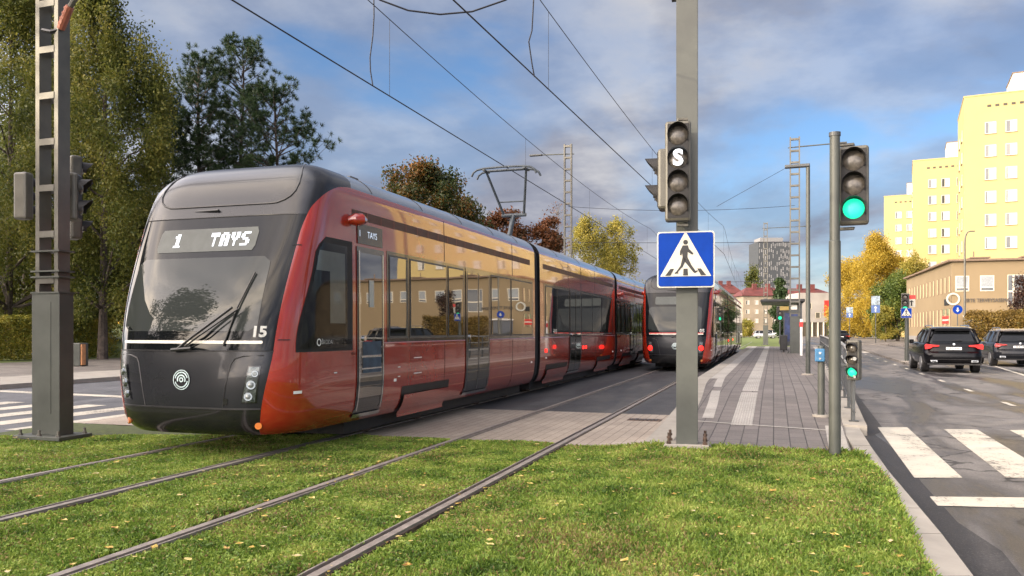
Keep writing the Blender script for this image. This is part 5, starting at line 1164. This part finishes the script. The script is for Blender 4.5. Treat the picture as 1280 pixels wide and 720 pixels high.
def pine(label, base, h, nb, spread, seed, h0=.38, dense=1.0):
    T = thing('pine_tree', label, 'tree', base, 0, 'pines behind the front tram'); rg = np.random.default_rng(seed); b = MB()
    n = 9; P = [(.12 * math.sin(i * 1.1 + seed), .1 * math.cos(i * .9), h * i / n) for i in range(n + 1)]; b.tube(P, [.26 * (1 - .9 * i / n) + .01 for i in range(n + 1)], 9); C = []; A = []
    for k in range(nb):
        t = h0 + (1 - h0) * (k + rg.random()) / nb; z = h * min(t, .985); L_ = spread * (1.02 - t) ** .6 * (.55 + .6 * rg.random()) + .35; a = rg.random() * 6.283; up = .15 + .75 * (t - h0) / (1 - h0) + .2 * rg.random()
        base_ = Vector((0, 0, z)); tip = base_ + Vector((math.cos(a) * L_, math.sin(a) * L_, up * L_)); mid_ = base_.lerp(tip, .55) - Vector((0, 0, .10 * L_)); b.tube([base_, mid_, tip], [.02 + .012 * L_, .02, .008], 5)
        for q in range(int((4 + L_ * 4.5) * dense)):
            s = .35 + .65 * rg.random() ** .8; p = (base_.lerp(mid_, s / .55) if s < .55 else mid_.lerp(tip, (s - .55) / .45)); off = rg.normal(size=3) * .17 * (1 + L_ * .22); off[2] = abs(off[2]) * 1.0
            C.append(np.array(p) + off); A.append(np.array([math.cos(a) * .5 + off[0], math.sin(a) * .5 + off[1], .7]))
    b.build('trunk', BARK, T, smooth=True); C = np.array(C); A = np.array(A); m = 34
    cc = np.repeat(C, m, 0); dirv = np.repeat(A / np.linalg.norm(A, axis=1)[:, None], m, 0) * .7 + rg.normal(size=(len(cc), 3)) * .62; dirv /= np.linalg.norm(dirv, axis=1)[:, None]
    ln = .17 + .13 * rg.random(len(cc))[:, None]; sd = np.cross(dirv, rg.normal(size=dirv.shape)); sd /= np.linalg.norm(sd, axis=1)[:, None] + 1e-9; wd = .03
    V = np.empty((len(cc), 4, 3)); p0 = cc + dirv * .03; V[:, 0] = p0 - sd * wd * .5; V[:, 1] = p0 + sd * wd * .5; V[:, 2] = p0 + dirv * ln + sd * wd * .25; V[:, 3] = p0 + dirv * ln - sd * wd * .25
    raw('crown', V.reshape(-1, 3), np.arange(len(V) * 4).reshape(-1, 4), LPN, T)
pine('tall dark pine with pointed top, left of the pair above the tram', bz(D(248, 52)), ZP(62, 52) - 1, 104, 4.1, 3, .26, .95)
pine('tallest dark pine, right behind the tram nose, ragged right side', bz(D(302, 54)), ZP(40, 54) - 1, 118, 5.1, 5, .26, .95)
pine('broader dark pine reaching low to the right over the tram roof', bz(D(345, 52)), ZP(120, 52), 80, 5.8, 8, .32, .95)
pine('shadowy pine between the birch and the taller pines', bz(D(205, 50)), ZP(120, 50), 100, 3.6, 9, .2, 1.25)
BK = 'autumn trees behind the front tram'
tree('maple_tree', 'broad green and orange maple behind the tram roof, left of the pantograph', D(528, 78), ZP(204, 78), 6.6, LM_, BARK, 42000, .30, 110, .2, 'oval', .3, (.8, 1.6), .9, BK)
tree('maple_tree', 'smaller green maple at the right shoulder of the broad orange one', D(575, 84), ZP(243, 84), 4.2, LM_, BARK, 12000, .32, 40, .25, 'oval', .25, (.7, 1.3), .9, BK)
tree('maple_tree', 'rusty red maple behind the pantograph base', D(632, 84), ZP(262, 84), 4.2, LMR, BARK, 20000, .32, 50, .25, 'oval', .28, (.7, 1.3), .9, BK)
tree('maple_tree', 'rusty red maple right of the pantograph, before the lattice mast', D(680, 86), ZP(270, 86), 3.6, LMR, BARK, 16000, .32, 40, .25, 'oval', .28, (.7, 1.2), .9, BK)
tree('bare_tree', 'nearly leafless grey tree behind the pale lattice mast', D(697, 105), ZP(246, 105), 3.0, LMR, mat('grey_twig', (.16, .14, .13), .9), 500, .2, 130, .45, 'oval', .18, (.5, .9), 1.0, BK, 130)
tree('birch_tree', 'slim yellow green birch right of the pale lattice mast', D(736, 92), ZP(270, 92), 3.3, LY, BIRCHB, 15000, .22, 90, .2, 'oval', .15, (.4, .8), 1.6, BK, 40, down=1.2)
tree('birch_tree', 'airy yellow birch with drooping crown near the blue crossing sign', D(772, 92), ZP(276, 92), 3.7, LY, BIRCHB, 17000, .22, 100, .2, 'oval', .15, (.4, .8), 1.6, BK, 44, down=1.2)
RT = 'trees along the right side of the street'
tree('golden_tree', 'large golden orange tree before the yellow blocks', D(1096, 138), ZP(297, 138), 5.3, LG, BIRCHB, 60000, .27, 110, .08, 'birch', .25, (.8, 1.5), 1.5, RT, down=1.0)
tree('golden_tree', 'golden tree at the left behind the round signal pole', D(1062, 150), ZP(325, 150), 4.6, LG, BIRCHB, 30000, .30, 80, .08, 'oval', .25, (.9, 1.5), 1.3, RT, down=1.0)
tree('golden_tree', 'half bare golden tree peeking between golden crown and yellow blocks', D(1122, 142), ZP(318, 142), 2.8, LG, BIRCHB, 6000, .3, 50, .2, 'birch', .2, (.5, 1.0), 1.5, RT, 50)
tree('leafy_tree', 'rounded green tree beside the tan building', D(1122, 112), ZP(343, 112), 3.6, LGR, BARK, 22000, .30, 60, .04, 'oval', .22, (.8, 1.4), 1.0, RT)
tree('leafy_tree', 'yellow green tree top behind the tan building corner', D(1146, 120), ZP(318, 120), 2.8, LY, BARK, 11000, .28, 50, .1, 'oval', .2, (.7, 1.2), 1.0, RT)
tree('shrub', 'low yellow green shrub at the foot of the green tree', D(1107, 104), ZP(385, 104), 1.5, LY, BARK, 5000, .22, 24, .02, 'oval', .06, (.4, .7), 1.0, RT, 12, 'shrub')
tree('spruce', 'small dark conifer behind the tram shelter', D(975, 92, 0), ZP(345, 92), 1.5, leafmat('leaf_spruce', [(.014, .03, .012), (.035, .065, .022), (.07, .10, .035)], .25, .5), BARK, 14000, .26, 60, .12, 'cone', .12, (.3, .6), .8, 'conifers and poplars by the far town')
tree('poplar', 'thin poplar top behind the red roofs left of the patterned tower', D(941, 330), ZP(334, 330), 3.2, LD, BARK, 4000, .8, 40, .15, 'oval', .3, (1.2, 2), 1.6, 'conifers and poplars by the far town')
tree('dark_bush', 'dark red leaved bush at the right edge before the tan building', D(1281, 58, 0), ZP(346, 58), 1.25, leafmat('leaf_darkred', [(.02, .016, .012), (.05, .025, .018), (.09, .045, .03)], .3, .8), BARK, 7000, .16, 34, .1, 'oval', .08, (.35, .6), 1.0, RT, 20, 'shrub')
for i, (px, d, h, m_) in enumerate(((903, 170, 3.4, LY), (917, 180, 4.2, LGR), (930, 165, 3.6, LY), (1080, 150, 3.0, LGR), (1046, 190, 4.5, LGR))):
    tree('shrub', ['yellow shrub behind the far end of the platform tram', 'green shrub between the yellow shrub and the pale cars', 'yellow shrub just left of the pale parked cars', 'green shrub under the large golden tree', 'green shrub beside the grey hall at the end of the road'][i], D(px, d), h, 2.4, m_, BARK, 3500, .32, 20, .03, 'oval', .08, (.7, 1.1), 1.0, 'low shrubs along the far street', 8, 'shrub')
for i, (px, d, h, rx) in enumerate(((760, 190, 9, 7), (820, 230, 10, 8), (870, 240, 9, 7))):
    tree('leafy_tree', ['far green tree behind the yellow birches', 'far green tree behind the blue crossing sign', 'far green tree behind the platform tram roof'][i], D(px, d), h, rx, LGR, BARK, 6000, .6, 40, .05, 'oval', .3, (1.4, 2.2), 1.0, 'far trees behind the trams')
def hedge(label, p, q, h, w, n, m_, ls=.13):
    T = thing('hedge', label, 'hedge', p); d = q - p; d.z = 0; L_ = d.length; t = d.normalized(); nrm = Vector((-t.y, t.x, 0)); s = RNG.random(n) * L_; a = (RNG.random(n) - .5); z = RNG.random(n)
    edge = RNG.integers(0, 3, n); a = np.where(edge == 0, np.sign(a) * (.5 + .06 * RNG.normal(size=n)), a); z = np.where(edge == 1, 1 + .05 * RNG.normal(size=n) + .05 * np.sin(s * 2.3) + .04 * np.sin(s * 5.1), z)
    C = np.stack([t.x * s + nrm.x * a * w, t.y * s + nrm.y * a * w, .05 + z * h], 1); V = leaf_quads(C, ls); raw('foliage', V.reshape(-1, 3), np.arange(n * 4).reshape(-1, 4), m_, T)
    b = MB()
    for k in range(int(L_ / .7)): x = t * (k * .7 + .3); b.tube([(x.x, x.y, 0), (x.x + random.uniform(-.15, .15), x.y + random.uniform(-.15, .15), h * .85)], [.03, .01], 5)
    tag(b.build('stems', BARK, T), kind='stuff')
pa, pb = G(-70, 453, .06), G(137, 446, .06)
hedge('clipped yellow green hedge behind the lattice mast at the left', pa, pb, 1.9, 1.3, 26000, LH)
hedge('tall brown gold hedge before the tan building, behind the second car', D(1216, 60, .05), D(1310, 54, .05), ZP(387, 58) - .55, 1.6, 26000, leafmat('leaf_hedge_brown', [(.06, .045, .014), (.14, .09, .02), (.22, .14, .03), (.20, .17, .05)], .35, .9), .15)
T = thing('yellow_fence', 'bright yellow board fence glimpsed under the birch boughs', 'fence', D(112, 76, 1.7)); e = D(153, 76) - D(112, 76)
for k in range(14):
    t0 = k / 14; b = MB(); x, y = e.x * t0, e.y * t0; x1, y1 = e.x * (t0 + .066), e.y * (t0 + .066); b.prism([(x, y), (x1, y1), (x1 - .01, y1 + .05), (x - .01, y + .05)], 0, 2.6 - .12 * (k % 3)); b.build('board', mat('fence_yellow', (.60, .36, .04), .7, 0, .06), T)

# =================================================================== cars
CARBLK = mat('car_black', (.004, .004, .005), .2, .0, .1, coat=.12, spec=.15); CARGRY = mat('car_dark_grey', (.010, .011, .014), .2, .0, .1, coat=.25, spec=.2); CARSIL = mat('car_silver', (.42, .43, .44), .25, .5, .05, coat=1); CARWHT = mat('car_white', (.70, .70, .68), .3, 0, .04, coat=1)
CGLASS = glassmat('car_glass', (.008, .009, .010), 0, .02, 1.35)
RIM = mat('alloy_rim', (.40, .40, .40), .3, .8, .05); PLATE = mat('number_plate', (.75, .75, .73), .5, 0, .03)
def ring_rr(x0, x1, hw, r, z, n=6):
    o = []
    for cx_, cy_, a0 in ((x1 - r, hw - r, 0), (x0 + r, hw - r, 90), (x0 + r, -hw + r, 180), (x1 - r, -hw + r, 270)):
        o += [(cx_ + r * math.cos(R(a0 + 90 * k / n)), cy_ + r * math.sin(R(a0 + 90 * k / n)), z) for k in range(n + 1)]
    return o
def car(name, label, loc, heading, paint, suv=True, tails=True, plate='', group='cars on the street', ln=4.9, hgt=1.74, roof=None, detail=True):
    # local +x forward, rear bumper at x = 0, origin on the ground
    T = thing(name, label, 'car', loc, heading, group); W2 = .99; q = hgt / 1.74; k = ln / 4.9
    b = MB(); P = []
    for z, x0, x1, hw, r in ((.30, .30, 4.55, .86, .25), (.34, .10, 4.75, .93, .30), (.46, .02, 4.87, .965, .34), (.62, .0, 4.90, .985, .36), (.74, .03, 4.88, .99, .36), (.80, .10, 4.84, .985, .36), (.92, .12, 4.74, .98, .36), (1.04, .14, 4.45, .965, .36), (1.10, .18, 4.10, .93, .34), (1.13, .26, 3.8, .86, .3)):
        P.append(ring_rr(x0 * k, x1 * k, hw, r, z * q))
    b.grid(P, 0, True); b.add(P[0], [tuple(range(len(P[0])))[::-1]], 0); b.add(P[-1], [tuple(range(len(P[-1])))], 0)
    body = b.build('body', paint, T, smooth=35)
    b = MB(); P = []
    for z, x0, x1, hw, r in ((1.11, .20, 3.85, .885, .22), (1.25, .32, 3.55, .845, .22), (1.45, .50, 3.12, .765, .22), (1.60, .62, 2.82, .70, .22), (1.66, .66, 2.70, .67, .22)): P.append(ring_rr(x0 * k, x1 * k, hw, r, z * q))
    b.grid(P, 0, True); b.build('glasshouse', CGLASS, T, smooth=35)
    b = MB(); P = []
    for z, x0, x1, hw, r in ((1.62, .38, 2.80, .70, .2), (1.66, .36, 2.78, .705, .22), (1.70, .46, 2.65, .66, .25), (1.735, .75, 2.4, .55, .3), (1.745, 1.1, 2.1, .3, .2)): P.append(ring_rr(x0 * k, x1 * k, hw, r, z * q))
    b.grid(P, 0, True); b.add(P[0], [tuple(range(len(P[0])))[::-1]]); b.add(P[-1], [tuple(range(len(P[-1])))]); b.build('roof', roof or mat('car_roof_gloss', (.01, .01, .011), .1, 0, .05, coat=1, ior=1.9), T, smooth=40)
    for s in (1, -1):                                    # pillars
        b = MB()
        for pts in ([(.26, .86, 1.12), (.40, .80, 1.35), (.52, .71, 1.62)], [(1.12, .875, 1.12), (1.18, .74, 1.62)], [(2.1, .885, 1.12), (2.12, .735, 1.62)], [(3.80, .80, 1.12), (3.3, .75, 1.4), (2.76, .66, 1.64)]):
            b.tube([(x * k, s * y, z * q) for x, y, z in pts], .055 if pts[0][0] < .5 else .035, 6)
        b.build('window_pillars', paint, T)
        if detail:
            b = MB(); b.tube([(.75 * k, s * .62, 1.72 * q), (.9 * k, s * .63, 1.775 * q), (2.3 * k, s * .63, 1.775 * q), (2.5 * k, s * .62, 1.72 * q)], .018, 6); b.build('roof_rail', CHROME, T)
            b = MB(); b.box(2.95 * k, 3.15 * k, s * 1.0 - .13 + (.1 if s > 0 else .0), s * 1.0 + .03 + (.1 if s > 0 else 0), 1.06 * q, 1.22 * q, 0, .03); b.build('side_mirror', paint, T)
        for x in (.98, 3.92):
            b = MB(); b.tube([(x * k, s * .74, .36), (x * k, s * .985, .36)], .36, 24); w = b.build('wheel', RUB, T, smooth=40)
            b = MB(); b.disc((x * k, s * .99, .36), .25, .02 * s * -1, 'y', 20); b.build('rim', RIM, w)
        Q = [(.96, .88), (.975, 1.02), (.93, 1.075), (.74, 1.05), (.50, 1.03), (.50, .985), (.72, .965), (.80, .91)]
        if s < 0: Q = Q[::-1]
        n_ = len(Q); b = MB(); b.add([(.045 * k + .10 * max(0, y - .75), s * y, z * q) for y, z in Q] + [(.16 * k + .14 * max(0, y - .75), s * y, z * q) for y, z in Q], [tuple(range(n_))] + [(i, i + n_, (i + 1) % n_ + n_, (i + 1) % n_) for i in range(n_)])
        b.build('tail_light', emis('car_tail_red', (.75, .015, .012), .55) if tails else DIMR, T)
        b = MB(); b.box(.0, .06, min(s * .56, s * .80), max(s * .56, s * .80), .40, .48, 0, .012); b.box(-.015, .0, min(s * .60, s * .76), max(s * .60, s * .76), .42, .46, 1); b.build('exhaust_trim', [CHROME, BLACK], T)
    b = MB(); b.add([(.235 * k, -.70, 1.165 * q), (.235 * k, .70, 1.165 * q), (.46 * k, .60, 1.56 * q), (.46 * k, -.60, 1.56 * q)], [(0, 1, 2, 3)]); b.build('rear_window', CGLASS, T)
    b = MB(); b.box(.30 * k, .50 * k, -.60, .60, 1.575 * q, 1.61 * q, 0, .01); b.build('spoiler', paint, T)
    b = MB(); b.tube([(.24 * k, .05, 1.20 * q), (.22 * k, -.30, 1.22 * q)], .012, 5); b.build('rear_wiper', BLACK, T)
    b = MB(); b.box(.092 * k, .10 * k, -.26, .26, .86 * q, .96 * q); pl = b.build('number_plate', PLATE, T)
    if plate:
        V, Fc = text_mesh(plate, .10, .003); b = MB(); b.add([(.088 * k + y, -x, .91 * q + z) for x, y, z in V], Fc); b.build('plate_lettering', SIGNK, pl)
        b = MB(); b.tube([(.085 * k, 0, 1.07 * q), (.10 * k, 0, 1.07 * q)], .045, 14); b.build('badge', CHROME, T)
    b = MB(); b.box(-.004, .03, -.80, .80, .50, .515); b.box(.02, .12, -.9, .9, .30, .36); b.build('bumper_trim', RUB, T)
    return T
def heading(v): return math.atan2(v.y, v.x)
pB = G(1193, 466.5, ZROAD); hB = R(90) - R(1.0)
car('suv', 'glossy black SUV with red tail lights lit and a white number plate', pB, hB, CARBLK, plate='LPO-494', hgt=1.76)
pA = G(1276, 459.0, ZROAD); car('suv', 'dark grey SUV with pale roof, right of the black one, cut by the photo edge', pA, R(90) - R(2), CARGRY, tails=False, plate='ZKB-382', hgt=1.68, roof=mat('car_roof_warm', (.30, .25, .20), .25, .3, .05, coat=1))
car('parked_car', 'pale silver car parked beyond the green track, left of the white one', D(941, 150, 0), R(10), CARSIL, tails=False, hgt=1.5, ln=4.4, detail=False)
car('parked_car', 'white car parked beyond the green track, right of the silver one', D(952, 158, 0), R(12), CARWHT, tails=False, hgt=1.6, ln=4.5, detail=False)
car('parked_car', 'distant dark car half hidden behind the round signal pole', D(1052, 96, ZROAD), R(96), CARBLK, tails=False, hgt=1.6, ln=4.4, detail=False)

# unseen birches added behind and left of the viewer for the windscreen's reflection
for i, (x, y, h, rx) in enumerate(((-21.5, -4.5, 15, 2.6), (-15.5, -13, 16, 2.8), (-30, 1.5, 15, 3.0))):
    tree('street_tree', ['slim birch outside the left edge, nearest the street', 'slim birch outside the view, behind the lawn', 'slim birch outside the left edge, by the walkway'][i], Vector((x, y, .05)), h, rx, LB, BARK, 12000, .24, 60, .2, 'oval', .2, (.6, 1.1), 1.3, 'street birches outside the view')
